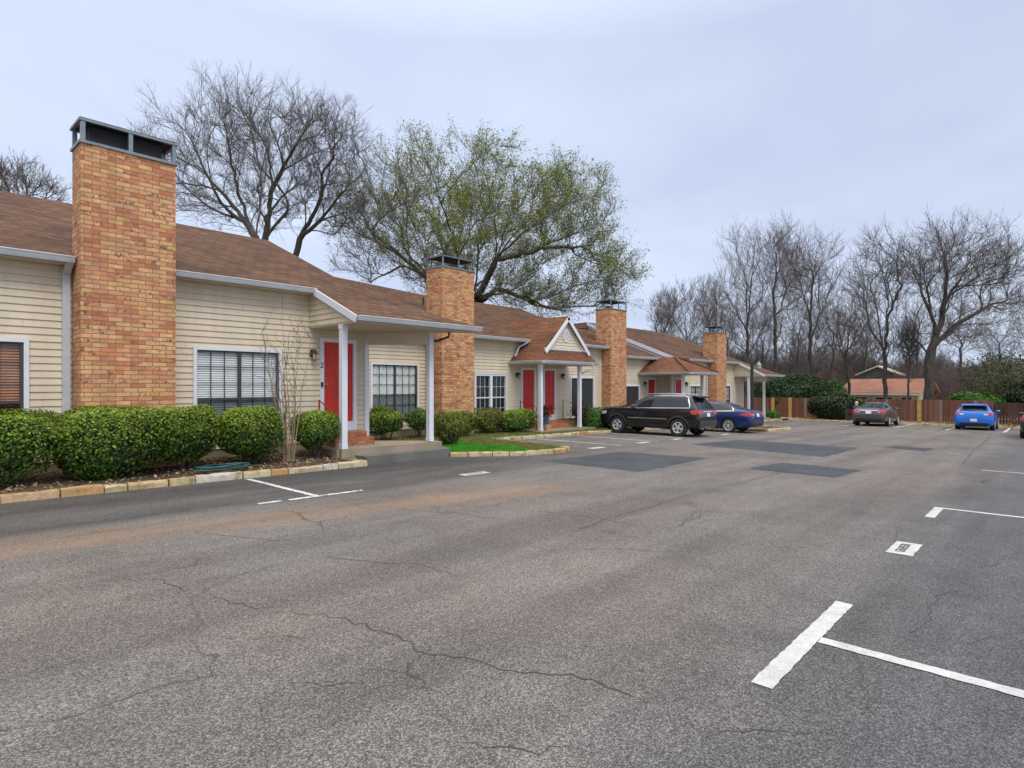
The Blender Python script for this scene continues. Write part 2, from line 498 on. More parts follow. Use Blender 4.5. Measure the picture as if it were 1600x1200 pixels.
def build_materials():
    M['asphalt'] = mat_asphalt()
    M['patch'] = mat_patch()
    M['paint'] = mat_paint()
    M['faded'] = mat_faded()
    M['crack'] = plain('crack_dark', (.052, .049, .047), .95, sc=9.)
    M['siding'] = mat_siding()
    M['brick'] = mat_brick('orange_brick', [(0., (.48, .19, .095)), (.2, (.58, .245, .13)), (.42, (.65, .34, .185)), (.66, (.68, .39, .2)), (.86, (.7, .43, .18)), (1., (.6, .23, .11))], (.24, .135, .08), dark=.17)
    M['brick_step'] = mat_brick('red_brick', [(0., (.36, .105, .05)), (.5, (.45, .16, .075)), (1., (.5, .22, .1))], (.33, .2, .13), .2, .075, .1)
    M['shingle'] = mat_shingle()
    M['shingle_orange'] = mat_shingle('orange_brown_shingles', (.13, .056, .032), (.2, .085, .046), .3)
    M['trim'] = plain('white_trim_paint', (.70, .72, .76), .45, var=.07, sc=2.)
    M['gutter'] = plain('grey_white_gutter', (.52, .545, .57), .42, var=.14, sc=4.)
    M['soffit'] = plain('cream_soffit', (.62, .55, .43), .6, var=.08)
    M['foundation'] = plain('painted_foundation', (.25, .22, .125), .8, var=.3, sc=2., bump=.3)
    M['concrete'] = plain('porch_concrete', (.30, .245, .175), .85, var=.25, sc=1.6, bump=.3)
    M['concrete_grey'] = plain('grey_step_concrete', (.155, .15, .135), .85, var=.3, sc=1.6, bump=.3)
    M['kerbstone'] = mat_island('limestone_kerb', [(0., (.52, .45, .31)), (.3, (.44, .33, .16)), (.45, (.5, .465, .4)), (.62, (.4, .2, .055)), (.8, (.5, .42, .28)), (1., (.44, .26, .09))], .88, 16., .8, mosscol=(.155, .14, .03))
    M['mulch'] = plain('mulch_soil', (.085, .058, .036), .95, var=.5, sc=9., bump=.8)
    M['litter'] = mat_island('dry_leaf_litter', [(0., (.30, .19, .095)), (.4, (.19, .115, .06)), (.75, (.42, .31, .18)), (1., (.12, .08, .05))], .85, 30., b=.1)
    M['grassblade'] = mat_leaf('grass_blades', [(0., (.04, .22, .014)), (.5, (.06, .3, .018)), (1., (.11, .38, .03))])
    M['grassdry'] = mat_leaf('dry_grass_blades', [(0., (.10, .14, .03)), (.5, (.19, .18, .05)), (1., (.33, .27, .12))])
    M['turf'] = plain('turf_soil', (.04, .13, .015), .95, var=.4, sc=6., bump=.5)
    M['drysoil'] = plain('dry_grass_soil', (.30, .25, .15), .95, var=.4, sc=3., bump=.6)
    M['door'] = plain('red_door_paint', (.6, .026, .01), .42, var=.12, sc=2.)
    M['rail_red'] = plain('red_handrail', (.36, .03, .03), .45)
    M['black'] = plain('black_metal', (.022, .02, .02), .45, .3)
    M['cap'] = plain('black_cap_plate', (.012, .012, .013), .7)
    M['galv'] = plain('galvanised_metal', (.22, .255, .275), .42, .45, var=.25, sc=5.)
    M['bronze'] = plain('bronze_window_frame', (.062, .058, .055), .5, .2)
    M['glass'] = mat_glass('window_glass')
    M['screen'] = plain('dark_sun_screen', (.026, .028, .031), .75, var=.2)
    M['screen_blue'] = mat_glass('insect_screen', (.52, .55, .58), .03)
    M['blind'] = plain('white_blind', (.80, .80, .77), .6, var=.05)
    M['blind_wood'] = plain('orange_wood_blind', (.42, .155, .055), .5, var=.3, sc=5.)
    M['curtain'] = plain('pale_curtain', (.66, .66, .63), .8, var=.12, sc=3.)
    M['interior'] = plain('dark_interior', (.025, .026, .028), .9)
    M['lampglass'] = plain('lantern_glass', (.45, .42, .34), .2)
    M['fence'] = mat_island('brown_fence_boards', [(0., (.135, .058, .042)), (.5, (.18, .08, .057)), (.93, (.215, .1, .07)), (.95, (.2, .185, .17)), (1., (.25, .24, .225))], .85, 9.)
    M['fence_dark'] = mat_island('dark_fence_boards', [(0., (.055, .03, .023)), (.6, (.085, .042, .03)), (1., (.12, .07, .05))], .88, 9.)
    M['fencepost'] = plain('yellow_pine_post', (.46, .27, .07), .75, var=.25, sc=4.)
    M['bark'] = mat_bark('grey_brown_bark', (.04, .034, .029), (.11, .097, .085))
    M['twig'] = plain('dark_twigs', (.125, .108, .095), .9, var=.3, sc=.5)
    M['twig_grey'] = plain('grey_brown_twigs', (.14, .12, .112), .9, var=.35, sc=.15)
    M['twig_red'] = plain('reddish_brush_twigs', (.125, .088, .078), .9, var=.35, sc=.2)
    M['myrtle'] = plain('tan_smooth_bark', (.33, .24, .15), .7, var=.3, sc=6.)
    M['bud'] = mat_leaf('olive_bud_leaves', [(0., (.13, .17, .022)), (.5, (.2, .25, .032)), (1., (.3, .33, .05))])
    M['ivy'] = mat_leaf('ivy_leaves', [(0., (.018, .03, .01)), (1., (.04, .06, .018))])
    M['hedge'] = mat_leaf('hedge_leaves', [(0., (.02, .062, .012)), (.4, (.048, .115, .016)), (.75, (.09, .17, .022)), (1., (.16, .24, .035))])
    M['hedge_tip'] = mat_leaf('young_hedge_leaves', [(0., (.12, .21, .018)), (.5, (.2, .28, .026)), (1., (.3, .34, .045))])
    M['olive'] = mat_leaf('olive_shrub_leaves', [(0., (.06, .08, .016)), (.5, (.13, .15, .03)), (1., (.24, .23, .05))])
    M['clip'] = mat_leaf('clipped_hedge_leaves', [(0., (.03, .1, .012)), (.6, (.055, .16, .02)), (1., (.1, .22, .03))])
    M['everg'] = mat_leaf('dark_evergreen_leaves', [(0., (.012, .034, .014)), (.6, (.028, .062, .022)), (1., (.06, .105, .03))])
    M['everg2'] = mat_leaf('olive_evergreen_leaves', [(0., (.032, .046, .018)), (.6, (.065, .085, .03)), (1., (.12, .135, .055))])
    M['redleaf'] = mat_leaf('bronze_red_leaves', [(0., (.07, .022, .016)), (.6, (.12, .04, .025)), (1., (.16, .075, .04))])
    M['core'] = plain('shrub_shade_core', (.022, .026, .012), .95, var=.4, sc=8.)  # dark tone stands in for the shade inside the foliage
    M['hose'] = plain('teal_garden_hose', (.02, .085, .085), .45)
    M['potblue'] = plain('blue_glazed_pot', (.05, .14, .27), .3, var=.15)
    M['potblack'] = plain('black_plastic_pot', (.02, .02, .02), .5)
    M['pier'] = plain('orange_clay_block', (.42, .22, .11), .85, var=.25, sc=4.)
    M['rooftile'] = plain('terracotta_roof', (.27, .115, .07), .85, var=.35, sc=1.2)
    M['housewall'] = plain('pale_house_wall', (.42, .43, .38), .8, var=.15)
    M['greyroof'] = plain('weathered_grey_roof', (.17, .17, .16), .9, var=.3)
    M['hill'] = plain('wooded_hillside', (.085, .07, .058), 1., var=.5, sc=.3)
    # vehicles
    M['tyre'] = plain('tyre_rubber', (.02, .02, .021), .85, var=.2, sc=9.)
    M['alloy'] = plain('alloy_rim', (.6, .6, .6), .35, .35, var=.1)
    M['chrome'] = plain('bright_trim', (.68, .69, .70), .2, .9, var=.05)
    M['plastic'] = plain('grey_black_plastic', (.035, .035, .037), .6, var=.15)
    M['carglass'] = plain('tinted_car_glass', (.014, .018, .021), .06, 0., .5, var=.1)
    M['redlens'] = plain('red_tail_lens', (.48, .02, .02), .15, 0., .7, var=.15, sc=12.)
    M['clearlens'] = plain('clear_lens', (.62, .6, .6), .12, .2, .7, var=.15, sc=12.)
    M['plate'] = plain('licence_plate', (.70, .72, .74), .5, var=.1, sc=25.)
    M['skin'] = plain('skin', (.5, .3, .22), .6)
    M['hair'] = plain('blonde_hair', (.55, .46, .33), .6)
    M['cloth'] = plain('dark_jacket', (.03, .03, .04), .8)
    M['jeans'] = plain('dark_trousers', (.025, .03, .05), .85)
build_materials()
# ================================================================ the setting: ground, lot, markings, kerbs, beds
def sheet(pts, dz):
    return [(x, y, gz(x)+dz) for x, y in pts]

def build_ground():
    mb = MB()
    xs = [-500, -40, 70, 500]
    for i in range(3):
        a, b = xs[i], xs[i+1]
        mb.poly([(a, -500, gz(a)-.05), (b, -500, gz(b)-.05), (b, 500, gz(b)-.05), (a, 500, gz(a)-.05)])
    structure(mb.build('ground', M['drysoil']))
    structure(MB().poly(sheet([(-40, -32), (47.9, -32), (47.9, 16.8), (-40, 16.8)], 0)).build('parking_lot', M['asphalt']))
    # repaired rectangles of asphalt
    mb = MB()
    rr = random.Random(3)
    for quad in ([(11.55, 9.42), (15.2, 9.45), (15.5, 6.9), (11.5, 6.72)], [(19.4, 9.3), (22.9, 9.0), (22.8, 4.75), (18.45, 4.74)],
                 [(14.0, 5.25), (16.0, 5.12), (15.75, 3.3), (13.85, 3.38)], [(23.7, 4.26), (24.8, 4.05), (24.6, 2.9), (23.0, 3.0)]):
        pts = []
        for i in range(4):
            a, b = Vector(quad[i]), Vector(quad[(i+1) % 4])
            for k in range(30):
                p = a.lerp(b, k/30)
                pts.append((p.x+rr.uniform(-.05, .05), p.y+rr.uniform(-.05, .05)))
        mb.poly(sheet(pts, .004))
    structure(mb.build('asphalt_patches', M['patch']))
    # cracks, traced where they run
    T = [[(330, 931, ), (357, 939), (400, 952), (435, 947), (460, 960), (530, 965), (575, 980), (625, 995), (660, 1020), (725, 1027), (800, 1048), (875, 1055), (925, 1062), (950, 1075), (980, 1085), (1035, 1107)],
         [(435, 947), (470, 942), (500, 935)], [(240, 985), (300, 980), (350, 960), (395, 952)], [(385, 1000), (420, 995), (500, 992)],
         [(385, 1000), (382, 1025), (390, 1040), (440, 1065), (500, 1072), (575, 1067)],
         [(500, 867), (550, 875), (600, 880), (660, 882), (700, 895), (740, 905)], [(800, 832), (850, 860), (900, 859), (975, 857), (1060, 865)],
         [(895, 832), (950, 810), (1025, 790), (1080, 772), (1150, 755), (1210, 742), (1262, 717)],
         [(855, 771), (900, 774), (935, 780), (947, 791), (950, 800)], [(1250, 866), (1280, 852), (1325, 845), (1395, 846)],
         [(1395, 846), (1410, 822), (1450, 810)], [(1320, 897), (1380, 897), (1410, 890), (1430, 882), (1525, 887), (1555, 884), (1570, 870), (1600, 860)],
         [(1400, 990), (1425, 987), (1445, 975), (1450, 960), (1470, 930), (1500, 922)], [(1550, 682), (1520, 705), (1500, 730)],
         [(950, 765), (1000, 775), (1015, 782)], [(1120, 847), (1200, 852), (1250, 858)], [(1320, 1110), (1360, 1105), (1400, 1095)],
         [(250, 835), (330, 822), (420, 808), (500, 800)], [(0, 1010), (90, 1004), (160, 990)], [(990, 900), (1060, 905), (1120, 920)],
         [(700, 1160), (820, 1172), (900, 1165)], [(1100, 1150), (1180, 1140), (1290, 1150)], [(1480, 1010), (1530, 1000), (1600, 985)], [(150, 905), (250, 905), (290, 926)]]
    mb = MB()
    for ci, tr in enumerate(T):
        P = [G(*p) for p in tr]
        # subdivide with jitter
        Q = [P[0]]
        for a, b in zip(P, P[1:]):
            L = (b-a).length
            n = max(2, int(L/.06))
            nrm = Vector((-(b-a).y, (b-a).x, 0)).normalized()
            for k in range(1, n+1):
                Q.append(a.lerp(b, k/n)+nrm*(rr.gauss(0, .018) if k < n else 0))
        wide = .010 if ci in (0, 7) else .0055
        n = len(Q)
        L, Rr = [], []
        wv = 1.
        for i, p in enumerate(Q):
            d = (Q[min(i+1, n-1)]-Q[max(i-1, 0)])
            nr = Vector((-d.y, d.x, 0)).normalized()
            wv = max(.25, min(1.8, wv+rr.gauss(0, .3)))
            w = wide*wv*min(1, i/4+.1, (n-1-i)/4+.1)
            dist = max(1., (p.x**2+p.y**2)**.5/9)
            w *= dist**.6
            for lst, sg in ((L, 1), (Rr, -1)):
                q = p+nr*w*.5*sg
                lst.append((q.x, q.y, gz(q.x)+.0025))
        for i in range(n-1):
            mb.add([L[i], L[i+1], Rr[i+1], Rr[i]], [(0, 1, 2, 3)])
    structure(mb.build('pavement_cracks', M['crack']))

def strip(mb, x0, x1, y0, y1, dz=.006, j=.005, seed=1):
    """a painted band, edges a little uneven"""
    rr = random.Random(seed)
    along_x = (x1-x0) > (y1-y0)
    n = max(2, int(max(x1-x0, y1-y0)/.05))
    A, B = [], []
    for k in range(n+1):
        t = k/n
        if along_x:
            A.append((x0+(x1-x0)*t, y0+rr.uniform(-j, j))); B.append((x0+(x1-x0)*t, y1+rr.uniform(-j, j)))
        else:
            A.append((x0+rr.uniform(-j, j), y0+(y1-y0)*t)); B.append((x1+rr.uniform(-j, j), y0+(y1-y0)*t))
    for k in range(n):
        q = [A[k], A[k+1], B[k+1], B[k]]
        if not along_x:
            q = q[::-1]
        mb.add(sheet(q, dz), [(0, 1, 2, 3)])

def build_markings():
    mb = MB()
    strip(mb, 3.54, 5.45, 1.19, 1.315, seed=4)
    strip(mb, 4.44, 4.55, -2.6, 1.189, seed=5)
    strip(mb, 10.25, 11.31, 1.21, 1.33, seed=6)
    strip(mb, 11.2, 11.31, -2.6, 1.209, seed=7)
    strip(mb, 18.0, 18.1, -2.6, 1.2, seed=8)
    structure(mb.build('parking_lines', M['paint']))
    mb = MB()
    strip(mb, 4.85, 4.95, 8.78, 11.27, seed=9, j=.012)
    strip(mb, 3.94, 4.3, 8.68, 8.78, seed=10, j=.012)
    strip(mb, 4.42, 5.75, 8.68, 8.779, seed=12, j=.014)
    for k, x in enumerate((17.05, 19.6, 22.15, 24.7, 27.0)):
        strip(mb, x-.05, x+.05, 10.6, 14.3, seed=20+k, j=.012)
    for k, y in enumerate((9.2, 6.65, 4.2, 1.75, -.7)):
        strip(mb, 39.9, 45.8, y-.055, y+.055, seed=30+k, j=.012)
    structure(mb.build('faded_parking_lines', M['faded']))
    # name plates painted between the stalls
    for k, (x, y, sx, sy) in enumerate(((7.92, 1.215, .68, .25), (8.63, 8.94, .74, .24), (15.7, 10.66, .78, .26), (18.75, 10.75, .74, .22), (21.3, 10.75, .74, .2), (25.85, 10.7, .74, .2))):
        mb = MB()
        strip(mb, x-sx/2, x+sx/2, y-sy/2, y+sy/2, .006, .006, 60+k)
        o = structure(mb.build('painted_name_plate', M['paint'] if k < 3 else M['faded']))
        if k < 2:
            Mx = Matrix.Translation((x, y+.02, gz(x)+.0085)) @ Matrix.Rotation(GS, 4, 'Y') @ Matrix.Rotation(math.pi, 4, 'Z') @ Matrix.Diagonal((.84, 1.05, 1, 1))
            text_mesh('stencil_lettering', 'RESERVED', .125, Mx, M['crack'], o, .0005)

def kerb(mb, path, w=.14, h=.125, seed=1, side=1, drop=.12):
    rr = random.Random(seed)
    for a, b in zip(path, path[1:]):
        a, b = Vector((*a, 0)), Vector((*b, 0))
        L = (b-a).length
        d = (b-a)/L
        nr = Vector((-d.y, d.x, 0))*side
        s = 0.
        while s < L-.02:
            l = rr.uniform(.32, .82)
            if L-s-l < .25:
                l = L-s
            e = min(L, s+l)
            g = .012
            hh = h*rr.uniform(.9, 1.08)
            off = rr.uniform(-.015, .015)
            n = max(2, int((e-s)/.12))
            prof = [(0, -drop), (0, hh-.035), (.03, hh), (w-.02, hh), (w, hh-.03), (w, -drop)]
            vs, fs = [], []
            for k in range(n+1):
                p = a+d*(s+g+(e-s-2*g)*k/n)
                for (o, z) in prof:
                    q = p+nr*(o+off+(rr.uniform(-.012, .012) if z > 0 else 0))
                    vs.append((q.x, q.y, gz(q.x)+z+(rr.uniform(-.01, .01) if z > 0 else 0)))
            m = len(prof)
            for k in range(n):
                for i in range(m-1):
                    fs.append((k*m+i, k*m+i+1, (k+1)*m+i+1, (k+1)*m+i))
            fs.append(tuple(range(m-1, -1, -1)))
            fs.append(tuple(n*m+i for i in range(m)))
            if side < 0:
                fs = [f[::-1] for f in fs]
            mb.add(vs, fs)
            s = e

def bed(name, mat, poly, zf, n=40, jit=.02, seed=1):
    """uneven soil filling a polygon given as left/right pairs of points"""
    rr = random.Random(seed)
    mb = MB()
    rows = []
    for (l, r) in poly:
        l, r = Vector((*l, 0)), Vector((*r, 0))
        row = []
        for k in range(n+1):
            p = l.lerp(r, k/n)
            row.append((p.x, p.y, zf(p.x, p.y, k/n)+rr.uniform(-jit, jit)))
        rows.append(row)
    vs = [p for r in rows for p in r]
    m = n+1
    fs = [(i*m+k, i*m+k+1, (i+1)*m+k+1, (i+1)*m+k) for i in range(len(rows)-1) for k in range(n)]
    mb.add(vs, fs)
    return structure(mb.build(name, mat, smooth=60))

def dense(a0, a1, b0, b1, n):
    return [((a0[0]+(a1[0]-a0[0])*k/n, a0[1]+(a1[1]-a0[1])*k/n), (b0[0]+(b1[0]-b0[0])*k/n, b0[1]+(b1[1]-b0[1])*k/n)) for k in range(n+1)]

def blades(name, mat, pts, h, w, label, cat='grass', seed=2):
    """grass: upright thin blades at given (x,y,z) points"""
    r = np.random.default_rng(seed)
    P = np.array(pts)
    n = len(P)
    a = r.uniform(0, 2*np.pi, n)
    hh = h*r.uniform(.5, 1.3, n)
    side = np.stack([np.cos(a), np.sin(a), np.zeros(n)], 1)*(w*r.uniform(.7, 1.3, n))[:, None]
    lean = np.stack([r.normal(0, .4, n), r.normal(0, .4, n), np.ones(n)], 1)*hh[:, None]
    V = np.stack([P-side, P+side, P+lean+side*.3, P+lean-side*.3], 1).reshape(-1, 3)
    Fc = np.arange(4*n).reshape(n, 4)
    o = np_mesh(name, V, Fc, mat)
    o['kind'] = 'stuff'
    return tag(o, label, cat)

def scatter_flat(name, mat, pts, size, label, cat, seed=3):
    r = np.random.default_rng(seed)
    P = np.array(pts)
    n = len(P)
    a = r.uniform(0, 2*np.pi, n)
    s = size*r.uniform(.5, 1.3, n)
    u = np.stack([np.cos(a), np.sin(a), r.normal(0, .35, n)], 1)*s[:, None]
    v = np.stack([-np.sin(a), np.cos(a), r.normal(0, .35, n)], 1)*(s*.6)[:, None]
    P = P+np.array([0, 0, size*.35])
    V = np.stack([P-u, P-v, P+u, P+v], 1).reshape(-1, 3)
    o = np_mesh(name, V, np.arange(4*n).reshape(n, 4), mat)
    o['kind'] = 'stuff'
    return tag(o, label, cat)

def build_kerbs():
    k1 = MB()
    kerb(k1, [(-7, 10.98), (1.3, 11.28), (4.86, 11.42), (7.73, 11.53)], seed=5)
    kerb(k1, [(7.73, 11.56), (7.6, 12.18)], seed=6, w=.16)
    structure(k1.build('stone_kerb', M['kerbstone'], smooth=40))
    k2 = MB()
    kerb(k2, [(10.42, 11.74), (12.12, 10.57), (13.8, 10.42)], seed=7)
    kerb(k2, [(13.82, 10.42), (14.3, 10.72), (14.78, 14.42)], seed=8)
    kerb(k2, [(14.8, 14.45), (17.7, 14.47), (21.8, 14.56), (29.2, 14.56)], seed=9)
    structure(k2.build('stone_kerb', M['kerbstone'], smooth=40))
    k3 = MB()
    kerb(k3, [(29.3, 14.5), (29.5, 10.1), (32.6, 10.0), (33.2, 10.6), (33.4, 14.4), (45, 14.4)], seed=10)
    structure(k3.build('stone_kerb', M['kerbstone'], smooth=40))
    k4 = MB()
    kerb(k4, [(46.0, 14.3), (46.0, -22)], seed=11, h=.12)
    structure(k4.build('stone_kerb', M['kerbstone'], smooth=40))

def zA(x, y, t):
    return (gz(x)+.1)*(1-t)+.1*t if t < 1 else .1

def build_beds():
    bed('planting_bed', M['mulch'], dense((-7, 11.1), (7.74, 11.68), (-7, 13.62), (7.74, 13.62), 60), zA, 14, .018, 1)
    # bed and lawn in front of the second block
    bed('planting_bed', M['mulch'], dense((9.1, 12.1), (14.9, 14.5), (9.1, 17.1), (14.9, 17.1), 24), lambda x, y, t: -.13-.01*(x-9)+.03*t, 14, .015, 2)
    bed('lawn_strip', M['turf'], dense((14.7, 14.6), (29.35, 14.7), (14.7, 17.1), (29.35, 17.1), 40), lambda x, y, t: gz(x)+.12+.02*t, 10, .012, 3)
    bed('lawn_island', M['turf'], [((10.4, 11.8), (10.4, 14.6)), ((11.2, 11.4), (11.2, 14.6)), ((12.1, 10.75), (12.1, 14.6)), ((13, 10.6), (13, 14.6)), ((13.8, 10.55), (13.8, 14.6)), ((14.25, 10.85), (14.7, 14.6))], lambda x, y, t: gz(x)+.105, 14, .008, 4)
    bed('planting_bed', M['mulch'], [((29.4, 10.2), (29.4, 17)), ((31, 10.15), (31, 17)), ((33.0, 10.3), (33.0, 17)), ((33.4, 14.4), (33.4, 17)), ((40, 14.4), (40, 17)), ((47, 14.4), (47, 17))], lambda x, y, t: gz(x)+.1, 10, .015, 5)
    bed('fence_bed', M['drysoil'], dense((46.1, -22), (46.1, 17), (49.2, -22), (49.2, 17), 60), lambda x, y, t: gz(x)+.09+.05*t, 8, .03, 6)
    r = random.Random(9)
    # bright lawn on the island
    pts = []
    while len(pts) < 26000:
        x, y = r.uniform(10.3, 14.6), r.uniform(10.6, 14.6)
        lo = 11.86-(x-10.4)*.71 if x < 12.1 else 10.72+max(0, x-13.8)*.4
        if y < lo+.05 or x > 14.1+.12*(y-10.7):
            continue
        if y > 13.4 and r.random() < .6:
            continue
        pts.append((x, y, gz(x)+.1))
    br = [p for p in pts if p[0]+.25*math.sin(p[1]*3) < 12.9 and p[1]-p[0]*.35 < 9.6]
    dr = [p for p in pts if not (p[0]+.25*math.sin(p[1]*3) < 12.9 and p[1]-p[0]*.35 < 9.6)]
    blades('grass', M['grassblade'], br, .05, .007, 'bright green lawn grass on the kerbed island')
    pts = []
    for _ in range(15000):
        x, y = r.uniform(14.9, 29), r.uniform(14.75, 17)
        if 18.2 < x < 22.6 and y > 15.1:
            continue
        pts.append((x, y, gz(x)+.13))
    for _ in range(5000):
        x = r.uniform(10.2, 14.8)
        pts.append((x, r.uniform(14.0, 16.9), -.13-.01*(x-9)+.02))
    blades('grass', M['grassdry'], dr+pts, .06, .007, 'yellowish patchy grass along kerb of second block', seed=5)
    lp = []
    for _ in range(5200):
        x, t = r.uniform(-4, 7.7), r.random()**.8
        y = 11.28+.04*x+(13.55-11.28-.04*x)*t
        if r.random() < .4 and x < 4.6:
            continue
        lp.append((x, y, zA(x, y, t)+.01))
    for _ in range(1500):
        x, y = r.uniform(9.3, 14.8), r.uniform(13, 17)
        lp.append((x, y, -.12-.01*(x-9)))
    for _ in range(900):
        x, y = r.uniform(29.7, 46), r.uniform(14.7, 16.8)
        lp.append((x, y, gz(x)+.11))
    scatter_flat('leaf_litter', M['litter'], lp, .035, 'brown dry leaf litter covering the planting beds', 'leaf litter')
    lp = []
    for _ in range(4200):
        x, y = r.uniform(46.15, 48.2), r.uniform(-8, 14)
        lp.append((x, y, gz(x)+.13))
    scatter_flat('leaf_litter', M['litter'], lp, .07, 'tan fallen leaves along foot of brown fence', 'leaf litter', 8)

build_ground(); build_markings(); build_kerbs(); build_beds()
# ================================================================ the row houses
CO = .1316

def siding(mb, org, d, nrm, L, z0, z1, openings=(), xl=None, xr=None):
    """lapped boards. org (x,y) start, d unit along, nrm outward; openings (s0,s1,z0,z1)"""
    ox, oy = org
    xs = sorted({0., L, *[o[0] for o in openings], *[o[1] for o in openings]})
    xs = [x for x in xs if 0 <= x <= L]
    zs = {z0, z1}
    k = math.floor(z0/CO)
    while k*CO < z1:
        if k*CO > z0:
            zs.add(k*CO)
        k += 1
    for o in openings:
        for z in (o[2], o[3]):
            if z0 < z < z1:
                zs.add(z)
    if xl or xr:
        pass
    zs = sorted(zs)

    def P(s, z, off):
        return (ox+d[0]*s+nrm[0]*off, oy+d[1]*s+nrm[1]*off, z)

    def off(z, base):
        return .019-.022*(z-base)/CO
    for za, zb in zip(zs, zs[1:]):
        if zb-za < 1e-4:
            continue
        base = math.floor((za+zb)/2/CO)*CO
        oa, ob = off(za, base), off(zb, base)
        zm = (za+zb)/2
        for a, b in zip(xs, xs[1:]):
            m = (a+b)/2
            if any(o[0] < m < o[1] and o[2] < zm < o[3] for o in openings):
                continue
            a0 = a1 = a
            b0 = b1 = b
            if xl:
                a0, a1 = max(a, xl(za)), max(a, xl(zb))
            if xr:
                b0, b1 = min(b, xr(za)), min(b, xr(zb))
            if b0-a0 < .004:
                continue
            b1 = max(b1, a1)
            mb.add([P(a0, za, oa), P(b0, za, oa), P(b1, zb, ob), P(a1, zb, ob)], [(0, 1, 2, 3)])
            if abs(za-base) < 1e-4:
                mb.add([P(a0, za, -.006), P(b0, za, -.006), P(b0, za, oa), P(a0, za, oa)], [(0, 1, 2, 3)])

